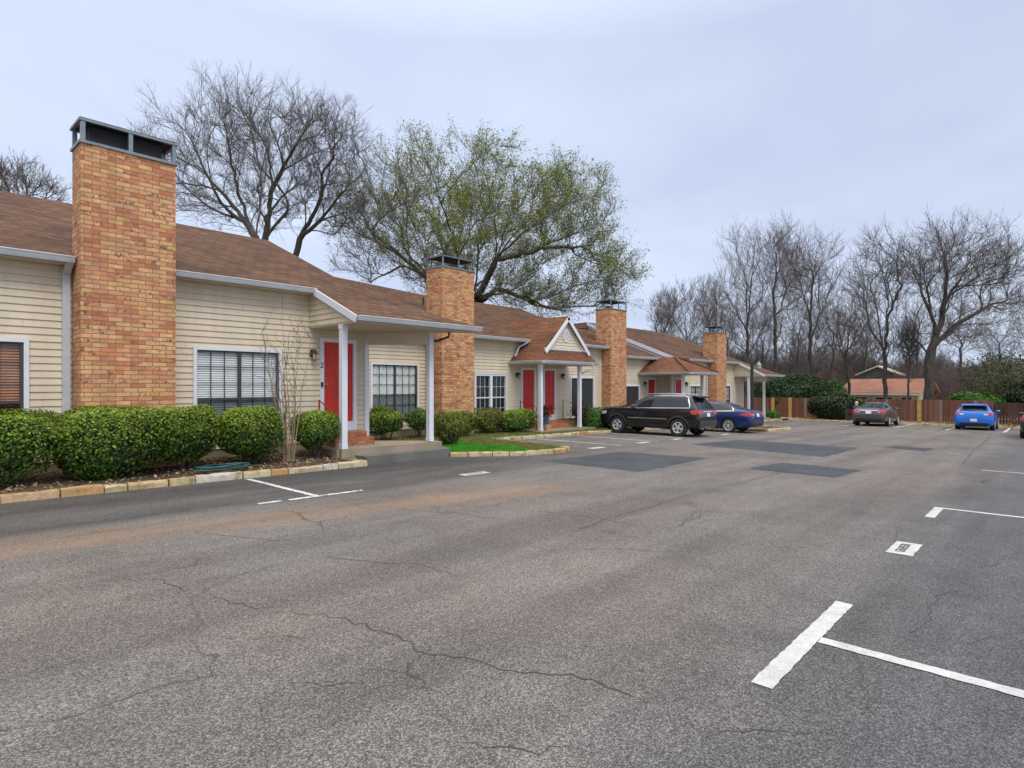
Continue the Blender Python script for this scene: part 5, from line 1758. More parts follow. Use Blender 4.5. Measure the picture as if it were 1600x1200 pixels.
def build_shrubs():
    g = 'clipped shrubs in front of nearest house'
    hz = lambda x, y: .02
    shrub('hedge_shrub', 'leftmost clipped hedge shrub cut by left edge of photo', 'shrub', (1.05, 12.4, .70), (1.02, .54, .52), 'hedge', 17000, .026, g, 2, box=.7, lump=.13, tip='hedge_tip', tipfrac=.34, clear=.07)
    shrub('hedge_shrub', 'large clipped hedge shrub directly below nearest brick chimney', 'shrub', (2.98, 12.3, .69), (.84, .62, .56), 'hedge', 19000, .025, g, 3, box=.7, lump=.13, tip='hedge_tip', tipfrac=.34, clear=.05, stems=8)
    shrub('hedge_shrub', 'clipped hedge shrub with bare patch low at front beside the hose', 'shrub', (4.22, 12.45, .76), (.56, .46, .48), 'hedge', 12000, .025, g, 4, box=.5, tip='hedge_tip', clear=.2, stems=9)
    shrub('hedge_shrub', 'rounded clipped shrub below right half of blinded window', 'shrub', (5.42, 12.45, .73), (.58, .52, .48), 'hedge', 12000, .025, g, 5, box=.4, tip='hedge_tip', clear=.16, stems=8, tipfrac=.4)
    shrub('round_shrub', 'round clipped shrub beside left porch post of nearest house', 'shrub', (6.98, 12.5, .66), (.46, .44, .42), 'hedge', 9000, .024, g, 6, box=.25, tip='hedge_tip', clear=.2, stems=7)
    g = 'loose shrubs in front of middle house'
    shrub('loose_shrub', 'thin olive shrub below curtained window behind porch', 'shrub', (11.55, 16.1, .52), (.68, .5, .42), 'hedge', 5200, .032, g, 7, box=.1, tip='hedge_tip', clear=.3, lump=.3, core=.5)
    shrub('loose_shrub', 'small shrub half hidden by right porch post', 'shrub', (12.95, 16.2, .5), (.5, .45, .36), 'hedge', 3200, .032, g, 8, box=.1, clear=.25, lump=.3, core=.5)
    shrub('loose_shrub', 'olive shrub with bare lower twigs just right of porch post', 'shrub', (11.9, 13.5, .42), (.41, .42, .5), 'olive', 5200, .026, g, 9, box=.2, tip='hedge_tip', clear=.28, lump=.2, core=.6, stems=12, tipfrac=.12)
    shrub('loose_shrub', 'yellowish shrub at foot of second brick chimney', 'shrub', (14.5, 15.9, .3), (.75, .5, .42), 'olive', 6500, .032, g, 10, box=.15, clear=.1, lump=.25, core=.6, tip='hedge_tip', tipfrac=.15)
    shrub('loose_shrub', 'yellow tipped shrub below left pane of white gridded window', 'shrub', (16.1, 16.0, .36), (.62, .5, .46), 'olive', 4200, .034, g, 11, box=.15, clear=.15, lump=.25, core=.6)
    shrub('loose_shrub', 'wide green shrub left of gabled porch with blue pot', 'shrub', (17.6, 15.9, .25), (.95, .55, .46), 'hedge', 6500, .036, g, 12, box=.3, clear=.16, lump=.16, tip='hedge_tip')
    shrub('clipped_hedge', 'long bright clipped hedge between gabled porch and dark off-road car', 'hedge', (24.0, 15.75, .12), (1.9, .6, .5), 'clip', 9000, .045, None, 13, box=.7, clear=.05, lump=.1)
    shrub('clipped_hedge', 'small boxy bright hedge by far porch post and fence', 'hedge', (45.2, 15.3, -.62), (.55, .55, .4), 'clip', 2200, .06, None, 14, box=.8, clear=.05, lump=.05)
    # behind and before the fence
    shrub('evergreen_bush', 'dark evergreen mass overtopping fence behind far porch', 'bush', (50.6, 15.5, .85), (2.4, 2.9, 1.75), 'everg', 12000, .1, 'evergreens at the back fence', 15, lump=.3, clear=.1, core=.7)
    shrub('evergreen_bush', 'dark evergreen bush sprawling in front of brown fence', 'bush', (46.75, 11.4, .12), (.75, 1.75, 1.02), 'everg', 9000, .075, 'evergreens at the back fence', 16, lump=.28, clear=.05, core=.7, tip='everg2', tipfrac=.12)
    shrub('evergreen_bush', 'bright green bush over fence behind blue hatchback', 'bush', (49.6, 3.6, .3), (.9, 1.6, .95), 'clip', 6000, .085, 'evergreens at the back fence', 17, lump=.25, clear=.1, core=.7)
    shrub('evergreen_tree', 'olive evergreen tree at right edge over dark slat fence', 'tree', (53.5, 1.5, 1.55), (2.5, 2.7, 1.9), 'everg2', 6500, .085, 'evergreens at the back fence', 18, lump=.55, clear=.8, core=.28, stems=12)
    shrub('evergreen_bush', 'dark glossy bush hanging over fence at right edge', 'bush', (50.4, .2, .75), (1.3, 1.9, 1.3), 'everg', 7500, .095, 'evergreens at the back fence', 19, lump=.35, clear=.1, core=.6, tip='everg2', tipfrac=.25)
    shrub('evergreen_bush', 'pale yellow green bush left of red roofed house', 'bush', (55, 13.6, .5), (1.4, 1.6, 1.45), 'clip', 4000, .09, 'evergreens at the back fence', 20, lump=.3, clear=.2, core=.5)
    # bare crape myrtle
    root = thing('crape_myrtle', 'bare multi stemmed crape myrtle with tan stems in bed by window', 'small tree', (6.25, 12.35, .05))
    st = MB(); tw = MB()
    rr = random.Random(12)
    for k in range(13):
        a = rr.uniform(0, 6.28)
        lean = rr.uniform(.04, .24)
        x, y, z = 6.25+.1*math.cos(a), 12.35+.1*math.sin(a), 0.
        pts, rd = [(x, y, z)], [.012]
        hh = rr.uniform(1.6, 3.45)
        n = 8
        for i in range(1, n+1):
            t = i/n
            pts.append((x+math.cos(a)*lean*hh*t**1.3+rr.gauss(0, .02), y+math.sin(a)*lean*.6*hh*t**1.3+rr.gauss(0, .02), z+hh*t))
            rd.append(.012*(1-t)+.003)
        st.tube(pts, rd, 6)
        for j in range(9):
            i = rr.randint(3, n)
            p = Vector(pts[i])
            q = p+Vector((rr.gauss(0, .14), rr.gauss(0, .1), rr.uniform(.1, .35)))
            q2 = q+Vector((rr.gauss(0, .06), rr.gauss(0, .06), rr.uniform(.05, .2)))
            tw.tube([p, q, q2], [.005, .004, .002], 4)
            if j < 3:
                for m in range(5):
                    w = q2+Vector((rr.gauss(0, .04), rr.gauss(0, .04), rr.gauss(0, .03)))
                    tw.lathe([(0, -.008), (.008, 0), (0, .008)], 5, Matrix.Translation(w))
    st.build('trunk', M['myrtle'], root, 50)
    tw.build('crown', M['twig'], root)
    # potted plants on the gabled porch
    pot = thing('potted_plant', 'blue glazed pot with bronze leaved plant on clay block at gabled porch', 'potted plant', (19.16, 15.58, .06))
    MB().lathe([(0, .01), (.1, .01), (.13, .05), (.15, .2), (.16, .23), (.14, .235), (.12, .2), (0, .19)], 18, Matrix.Translation((19.16, 15.58, .06))).build('pot', M['potblue'], pot, 50)
    r = np.random.default_rng(3)
    n = 420
    C = np.stack([19.16+r.normal(0, .13, n), 15.58+r.normal(0, .12, n), .3+r.random(n)**.8*.55], 1)
    np_mesh('foliage', *leaf_quads(C, .05, r), M['redleaf'], pot)
    s = MB()
    for k in range(7):
        s.tube([(19.16, 15.58, .24), (19.16+.12*math.cos(k), 15.58+.1*math.sin(k), .8)], [.008, .004], 5)
    s.build('stems', M['bark'], pot)
    p2 = thing('potted_plant', 'black pot with reddish leafy bush beside porch handrail', 'potted plant', (22.1, 15.9, -.19))
    MB().lathe([(0, .01), (.17, .01), (.22, .3), (.24, .33), (.2, .33), (0, .29)], 18, Matrix.Translation((22.1, 15.9, -.19))).build('pot', M['potblack'], p2, 50)
    n = 900
    C = np.stack([22.1+r.normal(0, .19, n), 15.9+r.normal(0, .19, n), .45+r.normal(0, .17, n)], 1)
    np_mesh('foliage', *leaf_quads(C, .045, r), M['redleaf'], p2)
    C = C[:500]+r.normal(0, .08, (500, 3))
    np_mesh('leaves', *leaf_quads(C, .05, r), M['everg'], p2)
    # garden hose
    h = MB()
    rr = random.Random(2)
    pts = []
    cx, cy = 4.62, 11.78
    for i in range(150):
        t = i*.25
        rx = .42+.1*math.sin(i*.11)+rr.uniform(-.02, .02)
        pts.append((cx+rx*math.cos(t)+.05*math.sin(i*.3), cy+.18*math.sin(t)+.03*math.cos(i*.2), .085+.035*math.sin(i*.17)**2+.0012*(i % 50)))
    pts.append((5.3, 11.72, .07))
    h.tube(pts, .013, 6)
    tag(h.build('garden_hose', M['hose'], smooth=60), 'teal garden hose coiled on mulch under clipped shrubs', 'hose')

build_trees(); build_woods(); build_shrubs()
# ================================================================ vehicles
def ring(x, zb, zs, zr, wm, ws, wr, dx=0.):
    h = zs-zb
    P = [(0, zb), (.8*wm, zb), (.955*wm, zb+.06), (wm, zb+.42*h), (.995*wm, zb+.72*h), (ws, zs), ]
    if zr-zs > .16:
        P += [(ws*.35+wr*.65+.0, zs+.55*(zr-zs)), (wr, zr-.075), (wr*.72, zr-.02), (0, zr)]
    else:
        P += [(ws*.93, zs+.45*(zr-zs)), (ws*.8, zs+.7*(zr-zs)), (ws*.55, zs+.9*(zr-zs)), (0, zr)]
    n = len(P)
    pts = []
    for i, (y, z) in enumerate(P):
        u = max(0., (z-zs)/(zr-zs+1e-6)) if z > zs else 0
        pts.append((x+dx*u, y, z))
    left = pts
    right = [(a, -b, c) for a, b, c in pts[1:-1]][::-1]
    return left+right

def hit(bvh, o, d):
    p, n, i, dist = bvh.ray_cast(Vector(o), Vector(d))
    return p, n

class Car:
    def __init__(s, name, label, group, rings, axles, wr, track, paint, well=.06, loc=(0, 0, 0), yaw=0., L=4.8):
        s.L = L
        s.root = thing(name, label, 'car', (0, 0, 0), group)
        mb = MB()
        vs, fs = [], []
        for r_ in rings:
            vs += ring(*r_)
        m = len(ring(*rings[0]))
        for i in range(len(rings)-1):
            for k in range(m):
                k2 = (k+1) % m
                fs.append((i*m+k, i*m+k2, (i+1)*m+k2, (i+1)*m+k))
        fs.append(tuple(range(m-1, -1, -1))); fs.append(tuple((len(rings)-1)*m+k for k in range(m)))
        vs = [(x-L/2, y, z) for x, y, z in vs]
        mb.add(vs, fs)
        o = mb.build('body', M[paint])
        me = o.data
        # crease the shoulder and the ends
        cr = me.attributes.new('crease_edge', 'FLOAT', 'EDGE')
        for e in me.edges:
            a, b = e.vertices
            ra, rb, ka, kb = a//m, b//m, a % m, b % m
            v = 0.
            if ka == kb and ka in (5, m-5): v = .45
            if ra == rb and ra in (0, len(rings)-1): v = .55
            if ka == kb and ka in (1, m-1): v = .5
            cr.data[e.index].value = v
        md = o.modifiers.new('s', 'SUBSURF'); md.levels = 3; md.render_levels = 3
        s.ax = [a-L/2 for a in axles]; s.wr = wr; s.track = track
        cut = MB()
        for a in s.ax:
            for sg in (1, -1):
                Mc = Matrix.Translation((a, sg*(track-.12), wr)) @ Matrix.Rotation(rad(-90*sg), 4, 'X')
                R_ = wr+well
                cut.lathe([(0, -.2), (R_, -.2), (R_, .6), (0, .6)], 40, Mc)
        co = cut.build('cutter', M['plastic'])
        bm = o.modifiers.new('b', 'BOOLEAN'); bm.operation = 'DIFFERENCE'; bm.object = co; bm.solver = 'EXACT'; bm.material_mode = 'TRANSFER'
        bpy.context.view_layer.update()
        dg = bpy.context.evaluated_depsgraph_get()
        nm = bpy.data.meshes.new_from_object(o.evaluated_get(dg))
        bpy.data.objects.remove(o); bpy.data.objects.remove(co)
        nm.name = 'body'
        nm.polygons.foreach_set('use_smooth', [True]*len(nm.polygons))
        nm.set_sharp_from_angle(angle=rad(38))
        s.body = bpy.data.objects.new('body', nm)
        COL.objects.link(s.body)
        s.body.parent = s.root
        s.bvh = BVHTree.FromPolygons([v.co for v in nm.vertices], [p.vertices for p in nm.polygons])
        s.loc, s.yaw = loc, yaw

    def X(s, x):
        return x-s.L/2

    def side(s, name, cols, mat, sg, parent=None, off=.006, ny=8):
        """patch on the flank: cols = [(x, zlo, zhi)]"""
        P = []
        for (x, a, b) in cols:
            for k in range(ny+1):
                z = a+(b-a)*k/ny
                p, n = hit(s.bvh, (s.X(x), sg*3, z), (0, -sg, 0))
                if p is None:
                    p, n = Vector((s.X(x), sg*.8, z)), Vector((0, sg, 0))
                P.append(p+n*off)
        m = ny+1
        fs = [(i*m+k, (i+1)*m+k, (i+1)*m+k+1, i*m+k+1) for i in range(len(cols)-1) for k in range(ny)]
        if sg > 0:
            fs = [f[::-1] for f in fs]
        mb = MB(); mb.add(P, fs)
        return mb.build(name, M[mat], parent or s.root, 40)

    def end(s, name, rows, mat, front=False, parent=None, off=.006, n=14):
        """patch on the tail (or nose): rows = [(z, ylo, yhi)]"""
        P = []
        d = -1 if front else 1
        for (z, a, b) in rows:
            for k in range(n+1):
                y = a+(b-a)*k/n
                p, nn = hit(s.bvh, (-4*d, y, z), (d, 0, 0))
                if p is None:
                    p, nn = Vector((-d*s.L/2*.9, y, z)), Vector((-d, 0, 0))
                P.append(p+nn*off)
        m = n+1
        fs = [(i*m+k, (i+1)*m+k, (i+1)*m+k+1, i*m+k+1) for i in range(len(rows)-1) for k in range(n)]
        if front:
            fs = [f[::-1] for f in fs]
        mb = MB(); mb.add(P, fs)
        return mb.build(name, M[mat], parent or s.root, 40)

    def wheels(s, spokes=5, split=True, rimr=.66):
        for a in s.ax:
            for sg in (1, -1):
                r = s.wr
                T = Matrix.Translation((a, sg*(s.track-.10), r)) @ Matrix.Rotation(rad(-90*sg), 4, 'X')
                w = MB()
                w.lathe([(rimr*r, -.11), (r*.93, -.115), (r*.985, -.09), (r, -.05), (r, .05), (r*.985, .09), (r*.93, .112), (rimr*r+.01, .105), (rimr*r, .08), (rimr*r-.015, -.1)], 40, T)
                wo = w.build('wheel', M['tyre'], s.root, 40)
                rm = MB()
                q = rimr*r
                rm.lathe([(q, .105), (q-.012, .112), (q-.03, .1), (q-.035, -.06)], 40, T)
                rm.lathe([(0, .1), (.035, .1), (.055, .085), (.06, .04), (0, .04)], 20, T)
                for k in range(spokes):
                    t = 2*math.pi*k/spokes+.3
                    for dt in ((-.1, .1) if split else (0,)):
                        u0, u1 = Vector((math.cos(t+dt*.3), math.sin(t+dt*.3), 0)), Vector((math.cos(t+dt*1.6), math.sin(t+dt*1.6), 0))
                        rm.bar(T @ (u0*.04+Vector((0, 0, .075))), T @ (u1*(q-.015)+Vector((0, 0, .085))), .045 if spokes < 8 else .026, .035, up=T.to_3x3() @ Vector((0, 0, 1)))
                rm.build('rim', M['alloy'], wo, 40)
                d = MB()
                d.lathe([(0, .0), (q-.03, .0), (q-.03, -.03)], 24, T)
                d.build('brake_disc', M['plastic'], wo)

    def arches(s, mat, w=.06):
        for a in s.ax:
            for sg in (1, -1):
                mb = MB()
                R0 = s.wr+.055
                vs = []
                n = 26
                for k in range(n+1):
                    t = rad(-8+196*k/n)
                    for r_, o in ((R0-.01, -.02), (R0, .018), (R0+w, .014), (R0+w+.01, -.03)):
                        x, z = a+r_*math.cos(t), s.wr+r_*math.sin(t)
                        p, nn = hit(s.bvh, (x if r_ > R0 else a+(R0+.03)*math.cos(t), sg*3, max(z if r_ > R0 else s.wr+(R0+.03)*math.sin(t), .3)), (0, -sg, 0))
                        y = abs(p.y) if p is not None else s.track
                        vs.append((x, sg*(y+o), z))
                fs = [(i*4+k, i*4+k+1, (i+1)*4+k+1, (i+1)*4+k) for i in range(n) for k in range(3)]
                if sg < 0:
                    fs = [f[::-1] for f in fs]
                mb.add(vs, fs)
                mb.build('wheel_arch', M[mat], s.root, 40)

    def handle(s, x, z, sg, mat):
        p, n = hit(s.bvh, (s.X(x), sg*3, z), (0, -sg, 0))
        mb = MB()
        mb.bar(p+Vector((-.09, sg*.028, 0)), p+Vector((.09, sg*.028, 0)), .02, .024)
        for dx in (-.08, .08):
            mb.bar(p+Vector((dx, -sg*.01, 0)), p+Vector((dx, sg*.028, 0)), .02, .02)
        mb.build('door_handle', M[mat], s.root)

    def mirror(s, x, z, sg, mat, size=.1):
        p, n = hit(s.bvh, (s.X(x), sg*3, z), (0, -sg, 0))
        Mx = Matrix.Translation(p+Vector((.02, sg*.13, .05))) @ Matrix.Diagonal((.07, .11, .075, 1))
        mb = MB()
        mb.lathe([(0, 1), (.5, .87), (.87, .5), (1, 0), (.87, -.5), (.5, -.87), (0, -1)], 14, Mx)
        mb.bar(p+Vector((.02, -.02*sg, .0)), p+Vector((.02, sg*.12, .03)), .05, .03)
        mb.build('wing_mirror', M[mat], s.root, 60)

    def seam(s, x, z0, z1, sg, lean=0.):
        n = 10
        P = []
        for k in range(n+1):
            z = z0+(z1-z0)*k/n
            for dx in (-.005, .005):
                p, nn = hit(s.bvh, (s.X(x+lean*k/n)+dx, sg*3, z), (0, -sg, 0))
                if p is None: return
                P.append(p+nn*.003)
        mb = MB()
        mb.add(P, [(i*2, i*2+1, i*2+3, i*2+2) for i in range(n)])
        mb.build('door_seam', M['cap'], s.body)

    def place(s):
        x, y, z = s.loc
        Mt = Matrix.Rotation(GS, 4, 'Y') @ Matrix.Rotation(s.yaw, 4, 'Z')
        s.root.location = (x, y, gz(x)+z)
        s.root.rotation_euler = Mt.to_euler()

M['paint_black'] = mat_carpaint('black_green_car_paint', (.006, .008, .012), .14)
M['paint_navy'] = mat_carpaint('navy_blue_car_paint', (.012, .028, .125), .22, .3)
M['paint_grey'] = mat_carpaint('dark_grey_car_paint', (.075, .075, .08), .25, .3)
M['paint_blue'] = mat_carpaint('bright_blue_car_paint', (.008, .15, .62), .2, .15)
M['paint_green'] = mat_carpaint('dark_green_grey_car_paint', (.03, .036, .034), .22, .3)

def licence(c, z, y=0., w=.3, h=.15):
    c.end('licence_plate', [(z-h/2, y-w/2, y+w/2), (z+h/2, y-w/2, y+w/2)], 'plate', off=.014, n=4)

def build_suv():
    R_ = [(.02, .46, .78, .82, .84, .80, .7), (.05, .42, 1.0, 1.05, .93, .87, .8), (.12, .40, 1.14, 1.24, .955, .90, .78), (.2, .36, 1.17, 1.42, .965, .90, .74, .1), (.36, .34, 1.18, 1.66, .97, .905, .70, .05), (.62, .32, 1.18, 1.735, .97, .91, .69), (1.3, .30, 1.17, 1.765, .97, .91, .685),
          (2.2, .30, 1.15, 1.755, .97, .91, .675), (2.72, .30, 1.13, 1.68, .97, .905, .64), (3.1, .30, 1.12, 1.47, .97, .90, .66), (3.42, .30, 1.12, 1.26, .97, .91, .7), (3.7, .32, 1.12, 1.2, .965, .91, .7), (4.2, .34, 1.11, 1.18, .96, .90, .7), (4.6, .36, 1.07, 1.13, .945, .87, .7), (4.77, .40, 1.02, 1.07, .91, .82, .65), (4.84, .46, .88, .92, .84, .72, .5)]
    c = Car('off_road_car', 'black boxy sport utility car with roof rails parked nose to hedge', 'parked cars', R_, (.92, 3.84), .375, .96, 'paint_black', .065, (23.55, 11.36-.92+2.41, 0), rad(90), 4.82)
    for sg in (1, -1):
        c.side('side_window', [(2.16, 1.19, 1.64), (2.4, 1.185, 1.62), (2.62, 1.18, 1.555), (2.85, 1.17, 1.43), (3.05, 1.16, 1.3), (3.2, 1.155, 1.2)], 'carglass', sg)
        c.side('side_window', [(1.26, 1.205, 1.645), (1.6, 1.2, 1.655), (2.08, 1.195, 1.645)], 'carglass', sg)
        c.side('side_window', [(.5, 1.25, 1.45), (.6, 1.22, 1.58), (.75, 1.215, 1.635), (1.18, 1.21, 1.645)], 'carglass', sg)
        c.side('window_trim', [(.42, 1.185, 1.208), (1.2, 1.168, 1.19), (2.2, 1.15, 1.172), (3.2, 1.12, 1.142)], 'chrome', sg, off=.012, ny=1)
        c.side('window_trim', [(.58, 1.62, 1.645), (.75, 1.66, 1.683), (1.4, 1.672, 1.695), (2.2, 1.665, 1.69), (2.5, 1.625, 1.65)], 'chrome', sg, off=.012, ny=1)
        c.side('window_trim', [(.42, 1.195, 1.24), (.44, 1.22, 1.34), (.47, 1.3, 1.43), (.52, 1.41, 1.53), (.58, 1.53, 1.62)], 'chrome', sg, off=.012, ny=2)
        c.side('rub_strip', [(1.42, .70, .745), (2.4, .70, .745), (3.3, .70, .745)], 'chrome', sg, off=.014, ny=1)
        c.side('sill_cladding', [(1.42, .31, .47), (2.4, .31, .47), (3.32, .31, .47)], 'plastic', sg, off=.012, ny=3)
        c.side('taillight', [(.1, .95, 1.1), (.2, .93, 1.12), (.36, .95, 1.1)], 'redlens', sg, off=.012)
        c.side('headlight', [(4.42, .86, .99), (4.55, .85, .98), (4.68, .84, .95)], 'clearlens', sg)
        for x in (1.22, 2.14):
            c.handle(x+.12, .98, sg, 'paint_black')
        for x in (1.2, 2.13, 3.2):
            c.seam(x, .5, 1.06, sg)
        c.mirror(3.02, 1.16, sg, 'paint_black')
        p0 = [(c.X(x), sg*.60, z) for x, z in ((.75, 1.70), (.9, 1.755), (1.6, 1.785), (2.4, 1.765), (2.55, 1.70))]
        MB().tube(p0, .014, 8).build('roof_rail', M['chrome'], c.root, 50)
        q = MB()
        q.tube([(c.X(.15), sg*.55, .36), (c.X(.0), sg*.56, .35)], .035, 10)
        q.build('exhaust_tip', M['chrome'], c.root, 40)
    c.arches('plastic', .065)
    for y0, y1 in ((.5, .9), (-.9, -.5)):
        c.end('taillight', [(.95, y0, y1), (1.02, y0, y1), (1.1, y0, y1)], 'redlens', off=.014)
    c.end('rear_window', [(1.2, -.72, .72), (1.3, -.70, .70), (1.45, -.66, .66), (1.6, -.6, .6)], 'carglass', off=.01)
    c.end('tail_trim', [(1.03, -.46, .46), (1.075, -.46, .46)], 'chrome', off=.016)
    c.end('rear_bumper', [(.47, -.82, .82), (.6, -.84, .84), (.7, -.8, .8)], 'plastic', off=.015)
    c.end('reflector', [(.6, .56, .72), (.64, .56, .72)], 'redlens', off=.024, n=3)
    c.end('reflector', [(.6, -.72, -.56), (.64, -.72, -.56)], 'redlens', off=.024, n=3)
    c.end('windscreen', [(1.17, -.72, .72), (1.3, -.7, .7), (1.5, -.64, .64), (1.63, -.58, .58)], 'carglass', front=True, off=.01)
    c.end('grille', [(.68, -.5, .5), (.85, -.5, .5)], 'plastic', front=True, off=.012)
    licence(c, .92)
    sp = MB()
    sp.slab([(c.X(.2), -.52, 1.66), (c.X(.5), -.55, 1.715), (c.X(.5), .55, 1.715), (c.X(.2), .52, 1.66)], .045)
    sp.build('spoiler', M['cap'], c.root)
    c.wheels(5, True, .62)
    c.place()

def sedan(name, label, paint, loc, yaw, rings=None, door_open=False, spokes=10):
    R_ = rings or [(.0, .42, .66, .70, .74, .70, .6), (.04, .34, .86, .90, .86, .80, .7), (.1, .28, .97, 1.02, .90, .83, .74), (.3, .24, 1.0, 1.07, .92, .85, .74), (.62, .22, 1.01, 1.10, .925, .86, .73), (.95, .20, 1.0, 1.24, .925, .865, .66), (1.35, .18, .985, 1.40, .925, .87, .60), (1.8, .18, .97, 1.46, .925, .87, .58),
         (2.3, .18, .955, 1.465, .925, .87, .575), (2.8, .18, .945, 1.41, .925, .87, .58), (3.2, .18, .94, 1.2, .925, .865, .62), (3.55, .18, .935, 1.02, .925, .86, .7), (4.1, .2, .90, .97, .91, .83, .7), (4.55, .22, .82, .88, .88, .76, .6), (4.78, .27, .70, .75, .8, .68, .5), (4.85, .34, .58, .62, .68, .56, .4)]
    c = Car(name, label, 'parked cars', R_, (1.06, 3.84), .33, .915, paint, .045, loc, yaw, 4.85)
    for sg in (1, -1):
        c.side('side_window', [(2.2, .995, 1.385), (2.5, .99, 1.365), (2.8, .985, 1.3), (3.05, .98, 1.16), (3.25, .975, 1.03)], 'carglass', sg)
        c.side('side_window', [(.92, 1.04, 1.12), (1.05, 1.03, 1.22), (1.3, 1.02, 1.33), (1.6, 1.01, 1.38), (2.12, 1.0, 1.39)], 'carglass', sg)
        c.side('window_trim', [(.82, 1.01, 1.035), (1.4, .985, 1.01), (2.2, .968, .992), (3.2, .95, .972)], 'chrome', sg, off=.01, ny=1)
        c.side('window_trim', [(.84, 1.03, 1.09), (1.0, 1.17, 1.22), (1.2, 1.29, 1.325), (1.5, 1.375, 1.4), (2.1, 1.4, 1.42), (2.5, 1.375, 1.4)], 'chrome', sg, off=.01, ny=1)
        c.side('taillight', [(.07, .80, .92), (.2, .79, .93), (.36, .81, .92), (.5, .85, .9)], 'redlens', sg, off=.01)
        c.side('headlight', [(4.25, .72, .82), (4.5, .68, .78), (4.66, .64, .72)], 'clearlens', sg)
        for x in (1.35, 2.35):
            c.handle(x, .87, sg, 'chrome')
        for x in (1.28, 2.17, 3.25):
            c.seam(x, .32, .95, sg)
        c.side('sill_line', [(1.45, .19, .25), (2.4, .19, .25), (3.4, .19, .25)], 'plastic', sg, off=.008, ny=1)
        c.mirror(3.08, 1.0, sg, paint)
    for y0, y1 in ((.48, .86), (-.86, -.48)):
        c.end('taillight', [(.79, y0, y1), (.86, y0, y1), (.93, y0, y1)], 'redlens', off=.012)
    c.end('reversing_light', [(.84, .5, .6), (.875, .5, .6)], 'clearlens', off=.018, n=3); c.end('reversing_light', [(.84, -.6, -.5), (.875, -.6, -.5)], 'clearlens', off=.018, n=3)
    c.end('rear_window', [(1.13, -.66, .66), (1.2, -.63, .63), (1.3, -.57, .57), (1.38, -.52, .52)], 'carglass', off=.012)
    c.end('rear_diffuser', [(.34, -.66, .66), (.42, -.7, .7), (.48, -.66, .66)], 'plastic', off=.01)
    c.end('boot_trim', [(.945, -.5, .5), (.965, -.5, .5)], 'chrome', off=.012)
    c.end('boot_seam', [(.7, -.55, .55), (.712, -.55, .55)], 'cap', off=.004)
    c.end('windscreen', [(1.06, -.7, .7), (1.2, -.64, .64), (1.37, -.56, .56)], 'carglass', front=True, off=.01)
    c.end('grille', [(.5, -.4, .4), (.62, -.42, .42)], 'plastic', front=True, off=.012)
    licence(c, .84)
    c.wheels(spokes, False, .68)
    if door_open:
        # driver door swung open on its front hinge
        hx, hy = c.X(3.2), .905
        a = rad(68)
        d = Vector((-math.cos(a), math.sin(a), 0))
        nrm = Vector((d.y, -d.x, 0))
        m = MB()
        P0 = Vector((hx, hy, 0))
        def at(s_, z, t): return tuple(P0+d*s_+nrm*t+Vector((0, 0, z)))
        out = [(0, .32), (.98, .3), (1.04, .6), (1.02, .96), (0, .94)]
        k = len(out)
        m.add([at(s_, z, 0) for s_, z in out]+[at(s_, z, .11) for s_, z in out], [tuple(range(k)), tuple(range(2*k-1, k-1, -1))]+[(i, i+k, (i+1) % k+k, (i+1) % k) for i in range(k)])
        dr = m.build('door', M[paint], c.root)
        f = MB()
        for (s0, z0), (s1, z1) in (((0.02, .94), (.45, 1.32)), ((.45, 1.32), (1.0, 1.38)), ((1.0, 1.38), (1.03, .95))):
            f.bar(at(s0, z0, .05), at(s1, z1, .05), .05, .045)
        f.build('window_frame', M['cap'], dr)
        g = MB()
        g.poly([at(.06, .95, .05), at(1.0, .96, .05), at(.98, 1.36, .05), at(.46, 1.3, .05)])
        g.build('door_window', M['carglass'], dr)
        t = MB()
        t.add([at(.12, .55, .115), at(.95, .55, .115), at(.95, .85, .115), at(.12, .85, .115)], [(0, 1, 2, 3)])
        t.add([at(.12, .55, -.005), at(.95, .55, -.005), at(.95, .85, -.005), at(.12, .85, -.005)], [(3, 2, 1, 0)])
        t.build('door_lining', M['cap'], dr)
        r = MB()  # red strip along both faces of the door
        r.bar(at(.3, .72, .13), at(.98, .72, .13), .02, .05); r.bar(at(.3, .72, -.012), at(.98, .72, -.012), .015, .05)
        r.build('door_red_strip', M['redlens'], dr)
    c.place()
    return c

